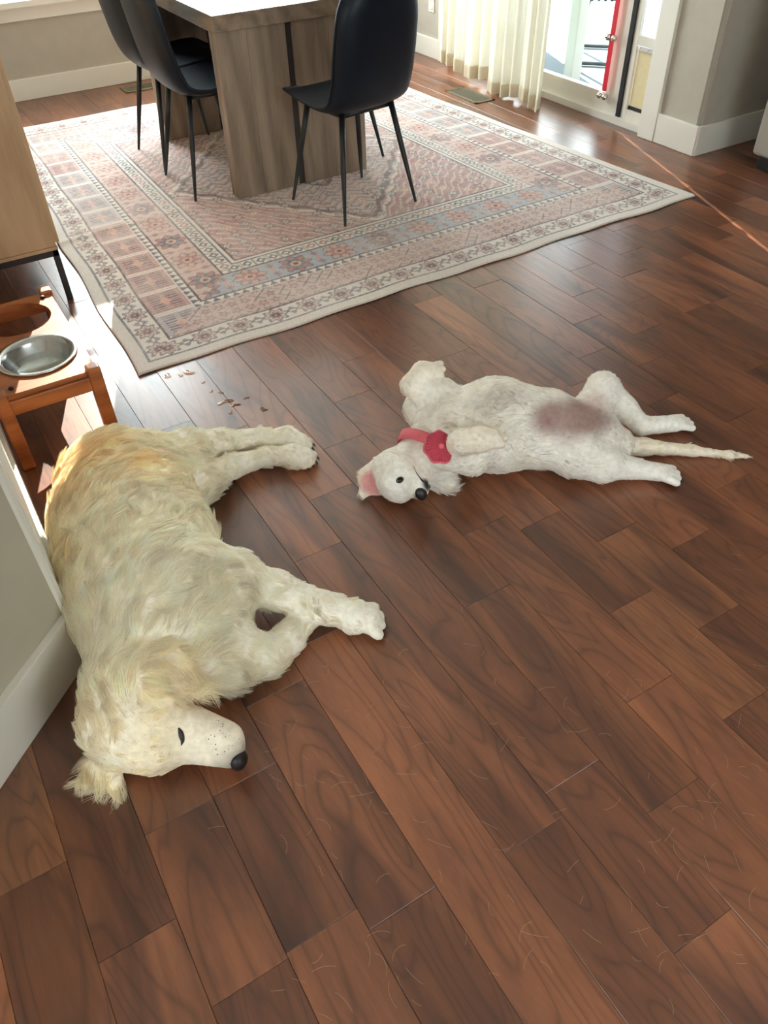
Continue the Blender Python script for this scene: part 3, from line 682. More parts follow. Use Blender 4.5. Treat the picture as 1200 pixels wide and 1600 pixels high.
    put(bl & (np.hypot(a2*1.1, np.abs(b)-.04) < .017), rose, .8); put(bl & (np.abs(a2) < .004), slate, .8); put(bl & (np.hypot(a2, b) < .014), orange, .8)
    put(band(.53, .536), dark); put(band(.536, .60), cream*.97)
    i, a, b = cell(.062, .536, .60); k_ = h(i, 5)
    put(band(.538, .598) & (np.abs(a)+np.abs(b) < .025), np.where((k_ > .5)[..., None], rose, slate)); put(band(.538, .598) & (np.abs(a)+np.abs(b) < .011), cream); put(band(.538, .598) & (np.abs(np.abs(a)-.027) < .003), dark, .6)
    put(band(.60, .607), slate); put(band(.607, .625), cream); put(band(.625, .631), dark)
    # field
    fm = D >= .631
    x, y = U-W/2, V-L/2
    put(fm, pink)
    tri = np.abs(np.modf(np.abs(x)/.11)[0]-.5)*.11
    hexd = np.abs(x)*.75+np.abs(y)*.62 + .35*tri
    put(fm & (hexd > .52), rose, .75)
    put(fm & (hexd > .52) & (np.modf(hexd*26)[0] < .30), cream, .55)
    lv = np.modf(np.abs(y+tri*.9)/.052)[0]
    put(fm & (hexd < .52) & (lv < .22), slate, .7); put(fm & (hexd < .52) & (lv > .5) & (lv < .62), cream, .7)
    put(fm & (np.abs(hexd-.52) < .012), dark, .8); put(fm & (np.abs(hexd-.555) < .008), cream)
    hx2 = np.abs(x)+np.abs(y)*.8+.3*tri
    put(fm & (hx2 < .30), rose); put(fm & (np.abs(hx2-.30) < .012), dark); put(fm & (np.abs(hx2-.25) < .01), cream); put(fm & (hx2 < .16), blue); put(fm & (hx2 < .08), rose)
    p = .085; i = np.floor(x/p); j = np.floor(y/p); a = (x/p-i-.5)*p; b = (y/p-j-.5)*p; k_ = h(i*7+j*31, 9); r = np.hypot(a, b); th = np.arctan2(b, a)
    put(fm & (k_ > .35) & (r < .026+.007*np.cos(th*(4+np.floor(k_*3)*2))), np.where((k_ > .7)[..., None], slate, np.where((k_ > .5)[..., None], dark*1.5, orange)), .75)
    put(fm & (k_ > .35) & (r < .013), cream, .8); put(fm & (k_ > .35) & (r < .006), dark, .8)
    put(fm & (k_ <= .35) & (np.abs(a)+np.abs(b) < .030) & (np.abs(a)+np.abs(b) > .018), rose*.8, .8)
    # wear, weave and fading
    n1 = smooth_noise((NU, NV), (14, 15), 1); n2 = smooth_noise((NU, NV), (70, 76), 2); n3 = np.random.default_rng(3).random((NU, NV))
    fade = np.clip(.14+.34*(n1-.3)+.22*(n2-.5)+.22*(n3-.5), .03, .6)[..., None]
    col = col*(1-fade)+np.array(lin((226, 214, 206)))*fade
    col *= (.92+.16*n3)[..., None]
    # shape: not quite square, slightly wavy, with rolled edges
    u, v = U/W, V/L
    FL, FR, BR, BL = [np.array(p) for p in ((.433, 2.425), (3.19, 2.461), (2.99, 5.44), (.535, 5.45))]
    P2 = (1-u)[..., None]*((1-v)[..., None]*FL+v[..., None]*BL)+u[..., None]*((1-v)[..., None]*FR+v[..., None]*BR)
    P2[..., 1] += (.006*np.sin(U*7.)+.004*np.sin(U*17+1))*np.clip(1-V/.4, 0, 1)
    P2[..., 0] += (.006*np.sin(V*9.))*np.clip(1-U/.4, 0, 1)
    e = np.clip(1-D/.10, 0, 1)**2
    Z = .0075+.0045*e*(1+np.sin(S*8+np.sin(S*3)))/2
    Z += .012*np.exp(-((V-1.22-.10*U)/.03)**2)*np.clip(1-U/.9, 0, 1)     # crease near the sideboard
    Z *= np.clip(D/.004, 0, 1)*.6+.4
    P = np.dstack([P2, Z]); v_, q = grid_mesh(P)
    me = fast_mesh('area_rug', v_, q)
    at = me.color_attributes.new('weave', 'FLOAT_COLOR', 'POINT')
    at.data.foreach_set('color', np.dstack([col, np.ones(U.shape)]).astype(np.float32).ravel())
    t = NT('rug_wool'); an = t.n('ShaderNodeAttribute', attribute_name='weave'); t.l(an.outputs[0], t.b.inputs['Base Color'])
    t.b.inputs['Roughness'].default_value = .92; t.b.inputs['Specular IOR Level'].default_value = .25; t.b.inputs['Sheen Weight'].default_value = .25
    tc = t.n('ShaderNodeTexCoord'); nz = t.n('ShaderNodeTexNoise', i_Scale=420., i_Detail=2.); t.l(tc.outputs['Object'], nz.inputs['Vector']); t.bump(nz.outputs[0], .5, .0015)
    o = link('area_rug', me, t.m); tag(o, 'faded pink and grey patterned area rug under the dining table', 'rug')
    so_ = o.modifiers.new('solid', 'SOLIDIFY'); so_.thickness = .005; so_.offset = -1
    return o
build_rug()
#DOGS
# ------------------------------------------------------------------ dogs: smooth-blended body volumes turned into one skin
class Body:
    def __init__(s): s.p = []; s.paint = []
    def seg(s, a, b, ra, rb=None, k=.03, flat=None, col=None, flow=None, fur=1., fl=None):
        "tapered limb from a to b; flat=(axis, ratio) squashes it along an axis"
        s.p.append(dict(a=np.asarray(a, float), b=np.asarray(b, float), ra=ra, rb=ra if rb is None else rb, k=k, flat=flat, col=col, flow=None if flow is None else np.asarray(flow, float), fur=fur))
    def chain(s, pts, rads, **k):
        for i in range(len(pts)-1): s.seg(pts[i], pts[i+1], rads[i], rads[i+1], **k)
    def dist(s, P, d):
        a, b = d['a'], d['b']; ba = b-a; L2 = ba@ba
        t = np.clip(((P-a)@ba)/L2, 0, 1) if L2 > 1e-10 else np.zeros(len(P))
        q = P-(a+t[:, None]*ba); r = d['ra']+(d['rb']-d['ra'])*t
        l0 = np.sqrt((q*q).sum(1))+1e-9
        if d['flat'] is None: return l0-r
        n, s_ = d['flat']; n = np.asarray(n, float); n = n/np.linalg.norm(n)
        qn = q@n; q2 = q+n*(qn*(1/s_-1))[:, None]; l1 = np.sqrt((q2*q2).sum(1))+1e-9
        return (l1-r)*np.maximum(l0/l1, .25)
    def surface(s, h=.006, zmin=.001):
        lo = np.min([np.minimum(d['a'], d['b'])-max(d['ra'], d['rb'])*1.3 for d in s.p], 0)-.02
        hi = np.max([np.maximum(d['a'], d['b'])+max(d['ra'], d['rb'])*1.3 for d in s.p], 0)+.02
        lo[2] = -h*2.5
        n = np.ceil((hi-lo)/h).astype(int)+1; ax = [lo[i]+h*np.arange(n[i]) for i in range(3)]
        Fd = np.full(n, .15)
        for d in s.p:
            m = d['k']*1.6+.02; R = max(d['ra'], d['rb'])*(1.0 if d['flat'] is None or d['flat'][1] <= 1 else d['flat'][1])
            l = np.minimum(d['a'], d['b'])-R-m; u = np.maximum(d['a'], d['b'])+R+m
            sl = [slice(max(0, int((l[i]-lo[i])/h)), min(n[i], int((u[i]-lo[i])/h)+2)) for i in range(3)]
            if any(x.stop <= x.start for x in sl): continue
            G = np.stack(np.meshgrid(*[ax[i][sl[i]] for i in range(3)], indexing='ij'), -1); sh = G.shape[:3]
            dd = s.dist(G.reshape(-1, 3), d).reshape(sh); cur = Fd[tuple(sl)]; k = d['k']
            hh = np.maximum(k-np.abs(cur-dd), 0)/k
            Fd[tuple(sl)] = np.minimum(cur, dd)-hh*hh*k*.25
        Fd = np.maximum(Fd, (zmin-ax[2])[None, None, :])
        return surface_nets(Fd, lo, h)
    def blend(s, P, tau=.012):
        W = np.zeros(len(P)); col = np.zeros((len(P), 3)); flow = np.zeros((len(P), 3)); fur = np.zeros(len(P))
        for d in s.p:
            w = np.exp(-np.clip(s.dist(P, d), -.02, .5)/tau)
            W += w; fur += w*d['fur']
            if d['col'] is not None: col += w[:, None]*d['col']
            f = d['flow'] if d['flow'] is not None else d['b']-d['a']
            f = f/(np.linalg.norm(f)+1e-9); flow += w[:, None]*f
        col /= W[:, None]; fur /= W; flow /= np.linalg.norm(flow, axis=1)[:, None]+1e-9
        for (c, r, cc, soft, fm) in s.paint:
            dd = np.linalg.norm((P-np.asarray(c))/np.asarray(r), axis=1); a = np.clip((1-dd)/soft, 0, 1); a = a*a*(3-2*a)
            col = col*(1-a[:, None])+np.asarray(cc)*a[:, None]; fur = fur*(1-a)+fur*fm*a
        return col, flow, fur
def surface_nets(Fd, lo, h):
    ins = Fd < 0; n = np.array(Fd.shape)
    c = np.zeros(n-1, int)
    for dx in (0, 1):
        for dy in (0, 1):
            for dz in (0, 1): c += ins[dx:n[0]-1+dx, dy:n[1]-1+dy, dz:n[2]-1+dz]
    act = np.argwhere((c > 0) & (c < 8)); idx = -np.ones(n-1, int); idx[tuple(act.T)] = np.arange(len(act))
    acc = np.zeros((len(act), 3)); cnt = np.zeros(len(act))
    cor = [(x, y, z) for x in (0, 1) for y in (0, 1) for z in (0, 1)]
    for p in cor:
        for axx in range(3):
            if p[axx]: continue
            q = list(p); q[axx] = 1
            f0 = Fd[tuple((act+p).T)]; f1 = Fd[tuple((act+q).T)]; m = (f0 < 0) != (f1 < 0)
            t = np.where(m, f0/np.where(m, f0-f1, 1), 0)
            pos = np.array(p)+0.*acc; pos[:, axx] = t
            acc += pos*m[:, None]; cnt += m
    V = lo+h*(act+acc/cnt[:, None])
    Q = []
    for axx in range(3):
        o1, o2 = [(1, 2), (2, 0), (0, 1)][axx]
        sl0 = [slice(1, -1)]*3; sl0[axx] = slice(0, -1); sl1 = list(sl0); sl1[axx] = slice(1, None)
        A = ins[tuple(sl0)]; B = ins[tuple(sl1)]
        e = np.argwhere(A != B); base = e.copy()
        for k in range(3):
            if k != axx: base[:, k] += 1
        s_ = A[tuple(e.T)]
        def at(d1, d2):
            b = base.copy(); b[:, o1] -= d1; b[:, o2] -= d2; return idx[tuple(b.T)]
        q = np.stack([at(1, 1), at(0, 1), at(0, 0), at(1, 0)], 1); q[~s_] = q[~s_][:, ::-1]; Q.append(q)
    Q = np.vstack(Q); Q = Q[(Q >= 0).all(1)]
    # two rounds of light smoothing
    for _ in range(2):
        S = np.zeros_like(V); N = np.zeros(len(V))
        for a in range(4):
            np.add.at(S, Q[:, a], V[Q[:, (a+1) % 4]]); np.add.at(N, Q[:, a], 1)
            np.add.at(S, Q[:, a], V[Q[:, (a+3) % 4]]); np.add.at(N, Q[:, a], 1)
        V = .5*V+.5*S/np.maximum(N, 1)[:, None]
    return V, Q
def coat_material(name, rough=.75, transl=.0, attr='coat', var=.16, bumpd=.004, nscale=70.):
    t = NT(name); an = t.n('ShaderNodeAttribute', attribute_name=attr)
    tc = t.n('ShaderNodeTexCoord'); nz = t.n('ShaderNodeTexNoise', i_Scale=nscale, i_Detail=4.); t.l(tc.outputs['Object'], nz.inputs['Vector'])
    c = t.mix(an.outputs[0], t.ramp(nz.outputs[0], [(.3, (1-var,)*3), (.7, (1+var*.4,)*3)]), 1., 'MULTIPLY')
    t.l(c, t.b.inputs['Base Color']); t.b.inputs['Roughness'].default_value = rough; t.b.inputs['Specular IOR Level'].default_value = .2
    if bumpd: t.bump(nz.outputs[0], .35, bumpd)
    return t.m
def fur_material(name):
    t = NT(name); an = t.n('ShaderNodeAttribute', attribute_name='tint'); t.l(an.outputs[0], t.b.inputs['Base Color'])
    t.b.inputs['Roughness'].default_value = .55; t.b.inputs['Specular IOR Level'].default_value = .25
    t.b.inputs['Subsurface Weight'].default_value = 0.
    tl = t.n('ShaderNodeBsdfTranslucent'); t.l(an.outputs[0], tl.inputs[0]); mx = t.n('ShaderNodeMixShader'); mx.inputs[0].default_value = .42
    t.l(t.b.outputs[0], mx.inputs[1]); t.l(tl.outputs[0], mx.inputs[2]); t.l(mx.outputs[0], t.out.inputs[0]); return t.m
def make_dog(name, body, res, label, root_loc, nfur, flen, frad, lift, curl, seed, clump=.0, var=.1, clump_n=30):
    V, Q = body.surface(res); col, flow, fur = body.blend(V)
    root = empty(name, root_loc); tag(root, label, 'dog'); off = np.array(root_loc, float)
    me = fast_mesh('body', V-off, Q)
    at = me.color_attributes.new('coat', 'FLOAT_COLOR', 'POINT'); at.data.foreach_set('color', np.hstack([col, np.ones((len(V), 1))]).astype(np.float32).ravel())
    link('body', me, coat_material(name+'_coat'), root)
    # fur strands
    r = np.random.default_rng(seed)
    A, B, Cc, D = (V[Q[:, i]] for i in range(4)); nrm = np.cross(Cc-A, D-B); ar = np.linalg.norm(nrm, axis=1)+1e-12; nrm /= ar[:, None]
    cen = (A+B+Cc+D)/4; ok = (cen[:, 2] > .004)
    wgt = ar*ok*(np.clip(fur[Q].mean(1), 0, 1.2) > .04); wgt /= wgt.sum()
    f = r.choice(len(Q), nfur, p=wgt); u, v = r.random((2, nfur, 1))
    P = (A[f]*(1-u)+B[f]*u)*(1-v)+(D[f]*(1-u)+Cc[f]*u)*v
    VN = np.zeros_like(V)
    for i in range(4): np.add.at(VN, Q[:, i], nrm*ar[:, None])
    VN /= np.linalg.norm(VN, axis=1)[:, None]+1e-12
    N = (VN[Q[f]]).mean(1); N /= np.linalg.norm(N, axis=1)[:, None]
    c, fl, fu = col[Q[f]].mean(1), flow[Q[f]].mean(1), fur[Q[f]].mean(1)
    T = fl-N*(fl*N).sum(1)[:, None]; T /= np.linalg.norm(T, axis=1)[:, None]+1e-9
    Bn = np.cross(N, T)
    # coherent locks: direction wobble from a smooth 3-D pattern
    s1 = np.sin(P@np.array([31., 23, 17])+1)+np.sin(P@np.array([-19., 37, 29])); s2 = np.sin(P@np.array([83., -61, 47]))+np.sin(P@np.array([57., 71, -93])+2)
    ang = curl*(.45*s1+.35*s2)+.22*r.normal(size=nfur)
    Dr = T*np.cos(ang)[:, None]+Bn*np.sin(ang)[:, None]
    lf = lift*(1+.5*r.normal(size=nfur))+.10*s2*curl
    Ln = flen*fu*(.7+.6*r.random(nfur)); K = 5
    pts = np.zeros((nfur, K, 3)); pts[:, 0] = P-N*.0008
    for k in range(1, K):
        t = k/(K-1)
        bend = np.sin(t*3.2+s1*1.3)*curl*.35
        dd = Dr*np.cos(bend)[:, None]+np.cross(N, Dr)*np.sin(bend)[:, None]+N*(np.clip(lf, .03, 1)*(1-.75*t))[:, None]+np.array([0, 0, -.12*t])
        dd /= np.linalg.norm(dd, axis=1)[:, None]
        pts[:, k] = pts[:, k-1]+dd*(Ln/(K-1))[:, None]
    if clump:
        from mathutils.kdtree import KDTree
        gi = r.choice(nfur, max(60, nfur//clump_n), replace=False); kd = KDTree(len(gi))
        for q_, g_ in enumerate(gi): kd.insert(P[g_], q_)
        kd.balance(); near = gi[np.array([kd.find(p)[1] for p in P])]
        okc = (np.linalg.norm(P[near]-P, axis=1) < flen*.55) & ((N[near]*N).sum(1) > .4)
        for k in range(1, K):
            t = k/(K-1); w_ = (clump*t**1.1*okc)[:, None]
            tgt = pts[near, k]+(P-P[near])*.12
            pts[:, k] = pts[:, k]*(1-w_)+tgt*w_
    pts[..., 2] = np.maximum(pts[..., 2], .0015)
    cu = bpy.data.hair_curves.new('fur'); cu.add_curves([K]*nfur)
    cu.attributes['position'].data.foreach_set('vector', (pts-off).astype(np.float32).ravel())
    ra = cu.attributes.get('radius') or cu.attributes.new('radius', 'FLOAT', 'POINT')
    prof = np.array([1., .95, .8, .5, .12]); ra.data.foreach_set('value', (np.ones((nfur, 1))*prof*frad).astype(np.float32).ravel())
    tn = cu.attributes.new('tint', 'FLOAT_COLOR', 'CURVE')
    cv_ = r.normal(size=nfur)[near][:, None]*.06 if clump else 0.
    tv = np.clip(c*(1+cv_+var*r.normal(size=(nfur, 1))+.07*s2[:, None]), 0, 1)
    tn.data.foreach_set('color', np.hstack([tv, np.ones((nfur, 1))]).astype(np.float32).ravel())
    fo = bpy.data.objects.new('fur', cu); C.objects.link(fo); fo.parent = root; fo['kind'] = 'stuff'; cu.materials.append(fur_material(name+'_fur'))
    from mathutils.bvhtree import BVHTree
    tree = BVHTree.FromPolygons(V.tolist(), Q.tolist())
    def hit(px_, py_, out=0.):
        d = (px_-600)*RT-(py_-800)*UP+F*FW; d /= np.linalg.norm(d)
        p, n_, _, _ = tree.ray_cast(Vector((0, 0, CH)), Vector(d))
        if p is None: p, n_, _, _ = tree.find_nearest(Vector(J(px_, py_, .07)))
        p, n_ = np.array(p), np.array(n_)
        n_ = n_ if n_@d < 0 else -n_
        return p+n_*out, n_
    return root, off, hit
def frame(f, u):
    f = np.asarray(f, float); f = f/np.linalg.norm(f); u = np.asarray(u, float); u = u-f*(u@f); u /= np.linalg.norm(u)
    return f, np.cross(u, f), u          # forward, left, up
def placer(o, f, u, S):
    f, l, u = frame(f, u); M_ = np.stack([f, l, u], 1)*S
    return lambda p: o+M_@np.asarray(p, float), (f, l, u)
def shaped(name, fn, mat, parent, off, nu=14, nv=20):
    "closed blob from fn(theta, phi)->point"
    th = np.linspace(.03, math.pi-.03, nu); ph = np.linspace(0, 2*math.pi, nv, endpoint=False)
    P = np.array([[fn(a, b) for b in ph] for a in th])-off
    v, f = grid_mesh(P, closed_v=True); f = f.tolist(); f.append(list(range(nv))); f.append(list(range(nu*nv-nv, nu*nv)))
    return mesh(name, v, f, mat, parent)
MAT['nose'] = simple('dog_nose', (30, 25, 26), .45, 0., .15, 300., .4, .0008)
MAT['eye'] = simple('dog_eye', (20, 14, 12), .08)
MAT['lid'] = simple('dog_eyelid', (44, 34, 32), .5)
MAT['claw'] = simple('dog_claw', (52, 44, 42), .4)
MAT['pad'] = simple('dog_paw_pad', (40, 34, 34), .7)
MAT['lip'] = simple('dog_lip', (38, 30, 30), .5)
MAT['earskin'] = simple('dog_ear_skin', (222, 168, 164), .6, noise=.06)
def ball(name, P, r, mat, parent, off, axes=None, sc=(1, 1, 1)):
    ax = axes or (np.array([1., 0, 0]), np.array([0, 1., 0]), np.array([0, 0, 1.]))
    return shaped(name, lambda a, b: P+r*(sc[0]*math.sin(a)*math.cos(b)*ax[0]+sc[1]*math.sin(a)*math.sin(b)*ax[1]+sc[2]*math.cos(a)*ax[2]), mat, parent, off, 9, 12)
def head_volumes(b, W, ax, S, cF, cM, fur=.35, short=1.):
    "dog head in its own frame: x forward, y left, z up"
    f, l, u = ax; back = -f
    kw = dict(col=cF, flow=back, fur=fur)
    b.seg(W((-.055, 0, -.005)), W((.0, 0, .012)), .066*S, .062*S, k=.02*S, **kw)
    b.seg(W((.02, -.02, .022)), W((.02, .02, .022)), .040*S, k=.02*S, **kw)
    for s in (-1, 1):
        b.seg(W((.0, s*.036, -.022)), W((.03, s*.03, -.022)), .040*S, .034*S, k=.025*S, **kw)
        b.seg(W((.042, s*.024, .030)), W((.052, s*.022, .026)), .018*S, .015*S, k=.014*S, **kw)
        b.seg(W((.075*short, s*.017, -.016)), W((.122*short, s*.014, -.020)), .028*S, .021*S, k=.015*S, col=cM, flow=back, fur=fur*.5)
    b.seg(W((.045, 0, .004)), W((.135*short, 0, -.004)), .036*S, .025*S, k=.018*S, flat=None, col=cM, flow=back, fur=fur*.5)
    b.seg(W((.03, 0, -.045)), W((.112*short, 0, -.042)), .026*S, .015*S, k=.014*S, col=cM, flow=back, fur=fur*.5)
# ---- the grown dog asleep on its side
cream = np.array(lin((254, 244, 222))); white = np.array(lin((255, 247, 230))); gold = np.array(lin((248, 220, 172))); pale = np.array(lin((254, 246, 228)))
A = Body(); Zf = ((0, 0, 1), .62)
tailward = J(190, 740, .12)-J(230, 900, .12)
vent = J(330, 800, .12)-J(120, 800, .12); vent /= np.linalg.norm(vent); tw = tailward/np.linalg.norm(tailward)
fw_ = tw*.75+vent*.55
T = [J(178, 752, .112), J(196, 808, .118), J(214, 868, .125), J(236, 930, .130), J(248, 985, .120)]
A.seg(T[0], T[1], .155, .178, k=.05, flat=((0, 0, 1), .72), col=gold*.55+cream*.45, flow=tw*.4+vent*.8)
A.seg(T[1], T[2], .178, .186, k=.05, flat=((0, 0, 1), .68), col=cream, flow=fw_)
A.seg(T[2], T[3], .186, .182, k=.05, flat=((0, 0, 1), .72), col=cream, flow=fw_)
A.seg(T[3], T[4], .178, .150, k=.05, flat=((0, 0, 1), .76), col=pale, flow=tw*.6+vent*.6)
# neck and ruff
A.seg(T[4], J(212, 1085, .10), .135, .106, k=.05, flat=((0, 0, 1), .82), col=pale, flow=tw*.8+vent*.5)
A.seg(J(310, 1000, .10), J(352, 1045, .07), .075, .05, k=.05, col=pale, flow=J(390, 1075, .05)-J(300, 990, .1))
# hips and hind legs
A.seg(J(190, 735, .135), J(292, 708, .105), .128, .066, k=.05, flat=((0, 0, 1), .8), col=cream, flow=vent*.9+tw*.3)
A.chain([J(292, 702, .10), J(345, 691, .075), J(408, 684, .050), J(448, 686, .044)], [.060, .036, .027, .030], k=.02, col=white, fur=.55)
A.seg(J(448, 684, .042), J(468, 691, .036), .036, .029, k=.02, col=white, fur=.3)
A.seg(J(250, 770, .07), J(312, 756, .06), .10, .056, k=.05, col=cream, flow=vent)
A.chain([J(312, 756, .06), J(362, 728, .045), J(418, 713, .034), J(458, 713, .032)], [.054, .034, .026, .030], k=.018, col=white, fur=.5)
A.seg(J(458, 713, .034), J(478, 717, .028), .036, .029, k=.02, col=white, fur=.3)
# shoulder and front legs
A.seg(J(275, 918, .16), J(365, 902, .125), .112, .060, k=.06, col=pale, flow=vent*.9+tw*.25)
A.seg(J(285, 965, .125), J(345, 935, .11), .098, .066, k=.06, col=pale, flow=vent*.7+tw*.2)
A.chain([J(360, 900, .125), J(430, 922, .085), J(510, 950, .055), J(552, 962, .040)], [.056, .043, .034, .033], k=.025, col=white, fur=.5)
A.seg(J(555, 963, .040), J(574, 966, .034), .043, .033, k=.02, col=white, fur=.28)
A.chain([J(320, 985, .08), J(385, 1022, .06), J(418, 1026, .045)], [.085, .052, .042], k=.035, col=pale, fur=.6)
A.chain([J(418, 1026, .043), J(448, 1000, .038), J(474, 968, .034)], [.041, .035, .032], k=.025, col=white, fur=.45)
# head
HS = 1.14
Hw, Hax = placer(J(236, 1143, .090), .93*RT-.27*UP+.06*(-FW), -.36*RT-.70*UP+.46*(-FW), HS)
cF = np.array(lin((251, 233, 200))); cM = np.array(lin((250, 236, 212)))
head_volumes(A, Hw, Hax, HS, cF, cM, fur=.20, short=1.10)
for s in (-1, 1): A.seg(Hw((.07, s*.022, -.026)), Hw((.136, s*.019, -.024)), .034*HS, .029*HS, k=.02, col=cM, flow=-Hax[0], fur=.1)
A.seg(J(212, 1085, .10), Hw((-.05, 0, 0)), .104, .070*HS, k=.04, col=pale, flow=tw*.9+vent*.2)
# ears: the upper one lies forward over the cheek, the lower one spreads on the floor
earc = np.array(lin((253, 239, 212)))
A.seg(J(200, 1068, .182), J(258, 1052, .188), .051, .057, k=.022, flat=((-.1, -.35, .9), .30), col=earc, flow=J(325, 1082, .13)-J(200, 1060, .16), fur=1.0)
A.seg(J(258, 1052, .188), J(308, 1073, .150), .056, .026, k=.010, flat=((.3, -.35, .85), .28), col=earc, flow=J(325, 1082, .13)-J(230, 1055, .16), fur=1.0)
A.seg(J(185, 1175, .055), J(163, 1195, .022), .040, .040, k=.02, flat=((0, 0, 1), .45), col=earc, flow=J(160, 1235, .01)-J(195, 1170, .05), fur=1.1)
A.seg(J(163, 1195, .022), J(178, 1222, .014), .038, .022, k=.015, flat=((0, 0, 1), .4), col=earc, flow=J(160, 1240, .01)-J(190, 1180, .03), fur=1.1)
# toes
def toes(b, base, tip, n, r, col, spread, z):
    base, tip = np.asarray(base), np.asarray(tip); d = tip-base; d /= np.linalg.norm(d); s_ = np.cross(d, (0, 0, 1)); s_ /= np.linalg.norm(s_); out = []
    for k in range(n):
        o = (k-(n-1)/2)*spread; e = tip+s_*o-d*abs(o)*.35; e[2] = z
        b.seg(base+s_*o*.6+np.array([0, 0, .004]), e, r*1.05, r*.9, k=r*.3, col=col, flow=d, fur=.13); out.append((e, d))
    return out
tA = toes(A, J(572, 966, .036), J(596, 969, .022), 4, .0165, white, .0275, .022)
tA += toes(A, J(468, 692, .036), J(482, 699, .026), 4, .014, white, .019, .024)
tA += toes(A, J(472, 712, .030), J(487, 720, .022), 4, .014, white, .019, .020)
# golden back, pale haunch
A.paint += [(J(110, 790, .12), (.10, .30, .2), gold*.85, .9, 1.), (J(150, 720, .2), (.13, .10, .2), gold, 1., 1.), (J(215, 720, .24), (.09, .07, .1), gold*1.05, 1., 1.), (J(280, 690, .12), (.16, .07, .15), white, .9, 1.),
            (J(225, 800, .235), (.10, .05, .1), white, 1., 1.), (J(240, 905, .26), (.16, .08, .1), white, 1., 1.), (J(120, 920, .12), (.05, .2, .2), gold, 1., 1.)]
A.paint += [(Hw((.160, 0, .0)), (.062, .062, .062), np.array(lin((118, 104, 98))), 1., .6)]
dogA, offA, hitA = make_dog('golden_retriever', A, .0062, 'large cream golden retriever asleep on its side against the island', (.19, 1.45, 0), 95000, .050, .00045, .19, .85, 11, clump=.78, clump_n=24, var=.09)
ax3 = Hax
nz = Hw((.166, 0, .001))
shaped('nose', lambda a, b: nz+HS*(np.array(ax3[0])*(.016*math.cos(a))+np.array(ax3[1])*(.024*math.sin(a)*math.cos(b)*(1+.25*math.sin(b)))+np.array(ax3[2])*(.019*math.sin(a)*math.sin(b))), MAT['nose'], dogA, offA)
for s in (-1, 1):
    ball('nostril', Hw((.1745, s*.009, .002)), .0042*HS, MAT['lip'], dogA, offA)
# closed eye: a dark lid seam with a little socket around it
ey = [(279, 1137), (282, 1144), (284, 1151), (285, 1158), (283, 1165)]
v, f = tube_vf(catmull(np.array([hitA(*p, -.001)[0] for p in ey])-offA, 16), [.0012+.0050*math.sin(math.pi*min(1, .08+t))**1.3 for t in np.linspace(0, .92, 16)], 8); mesh('eyelid', v, f, MAT['lid'], dogA)
wr = np.random.default_rng(5)
for k in range(22):
    p_, n_ = hitA(352+wr.normal()*13, 1150+wr.normal()*18, .0001)
    ball('whisker_spot', p_, .0007+.0006*wr.random(), MAT['lid'], dogA, offA)
v, f = tube_vf(catmull(np.array([hitA(*p, -.0012)[0] for p in ((350, 1113), (357, 1115), (364, 1119))])-offA, 8), [.0008, .0018, .0024, .0026, .0026, .0022, .0016, .0008], 8); mesh('lip', v, f, MAT['lip'], dogA)
for e, d in tA:
    v, f = tube_vf(np.array([e+d*.008, e+d*.014+np.array([0, 0, -.003]), e+d*.019+np.array([0, 0, -.008])])-offA, [.0034, .0028, .0012], 8); mesh('claw', v, f, MAT['claw'], dogA)
ball('paw_pad', J(590, 985, .014), .017, MAT['pad'], dogA, offA, sc=(1, 1, .7))
# ---- the puppy on its back
pw = np.array(lin((250, 244, 234))); pc_ = np.array(lin((248, 236, 218))); pg = np.array(lin((226, 214, 204)))
Bd = Body()
bt = J(930, 688, .08)-J(740, 664, .13); bt /= np.linalg.norm(bt); up3 = np.array([0, 0, 1.]); nearv = np.array([-.45, -.85, .1])
Bd.seg(J(716, 672, .115), J(775, 664, .132), .112, .128, k=.04, col=pw, flow=bt+nearv*.3)
Bd.seg(J(775, 664, .132), J(850, 670, .108), .128, .108, k=.04, col=pw, flow=bt+nearv*.3)
Bd.seg(J(850, 670, .108), J(925, 685, .078), .106, .082, k=.04, col=pw, flow=bt)
# neck
Bd.seg(J(722, 674, .112), J(672, 696, .098), .092, .066, k=.03, col=pw, flow=bt)
# far front leg folded in the air
Bd.seg(J(700, 640, .155), J(660, 640, .15), .064, .050, k=.035, col=pw, fur=.8)
Bd.seg(J(660, 640, .15), J(690, 612, .205), .046, .034, k=.03, col=pw, fur=.7)
Bd.seg(J(695, 609, .205), J(643, 604, .228), .031, .027, k=.02, col=pw, fur=.6)
Bd.seg(J(641, 601, .230), J(660, 582, .255), .029, .030, k=.016, col=pc_, fur=.5)
Bd.seg(J(660, 581, .257), J(676, 579, .252), .029, .025, k=.014, col=pc_, fur=.45)
for o_ in (-1, 0, 1): Bd.seg(J(670, 579+o_*5, .250), J(691-abs(o_)*3, 577+o_*8, .246), .0125, .0115, k=.004, col=pc_, fur=.2)
# near front leg folded over the chest
Bd.seg(J(735, 706, .135), J(700, 704, .145), .066, .050, k=.04, col=pw, fur=.8)
Bd.seg(J(700, 704, .145), J(722, 692, .205), .044, .032, k=.03, col=pw, fur=.7)
Bd.seg(J(722, 690, .213), J(748, 687, .225), .0325, .033, k=.016, col=pc_, fur=.5)
Bd.seg(J(748, 687, .226), J(768, 686, .223), .034, .028, k=.014, col=pc_, fur=.45)
for o_ in (-1, 0, 1): Bd.seg(J(762, 686+o_*6, .224), J(788-abs(o_)*5, 685+o_*9, .216), .0145, .0125, k=.004, col=pc_, fur=.2)
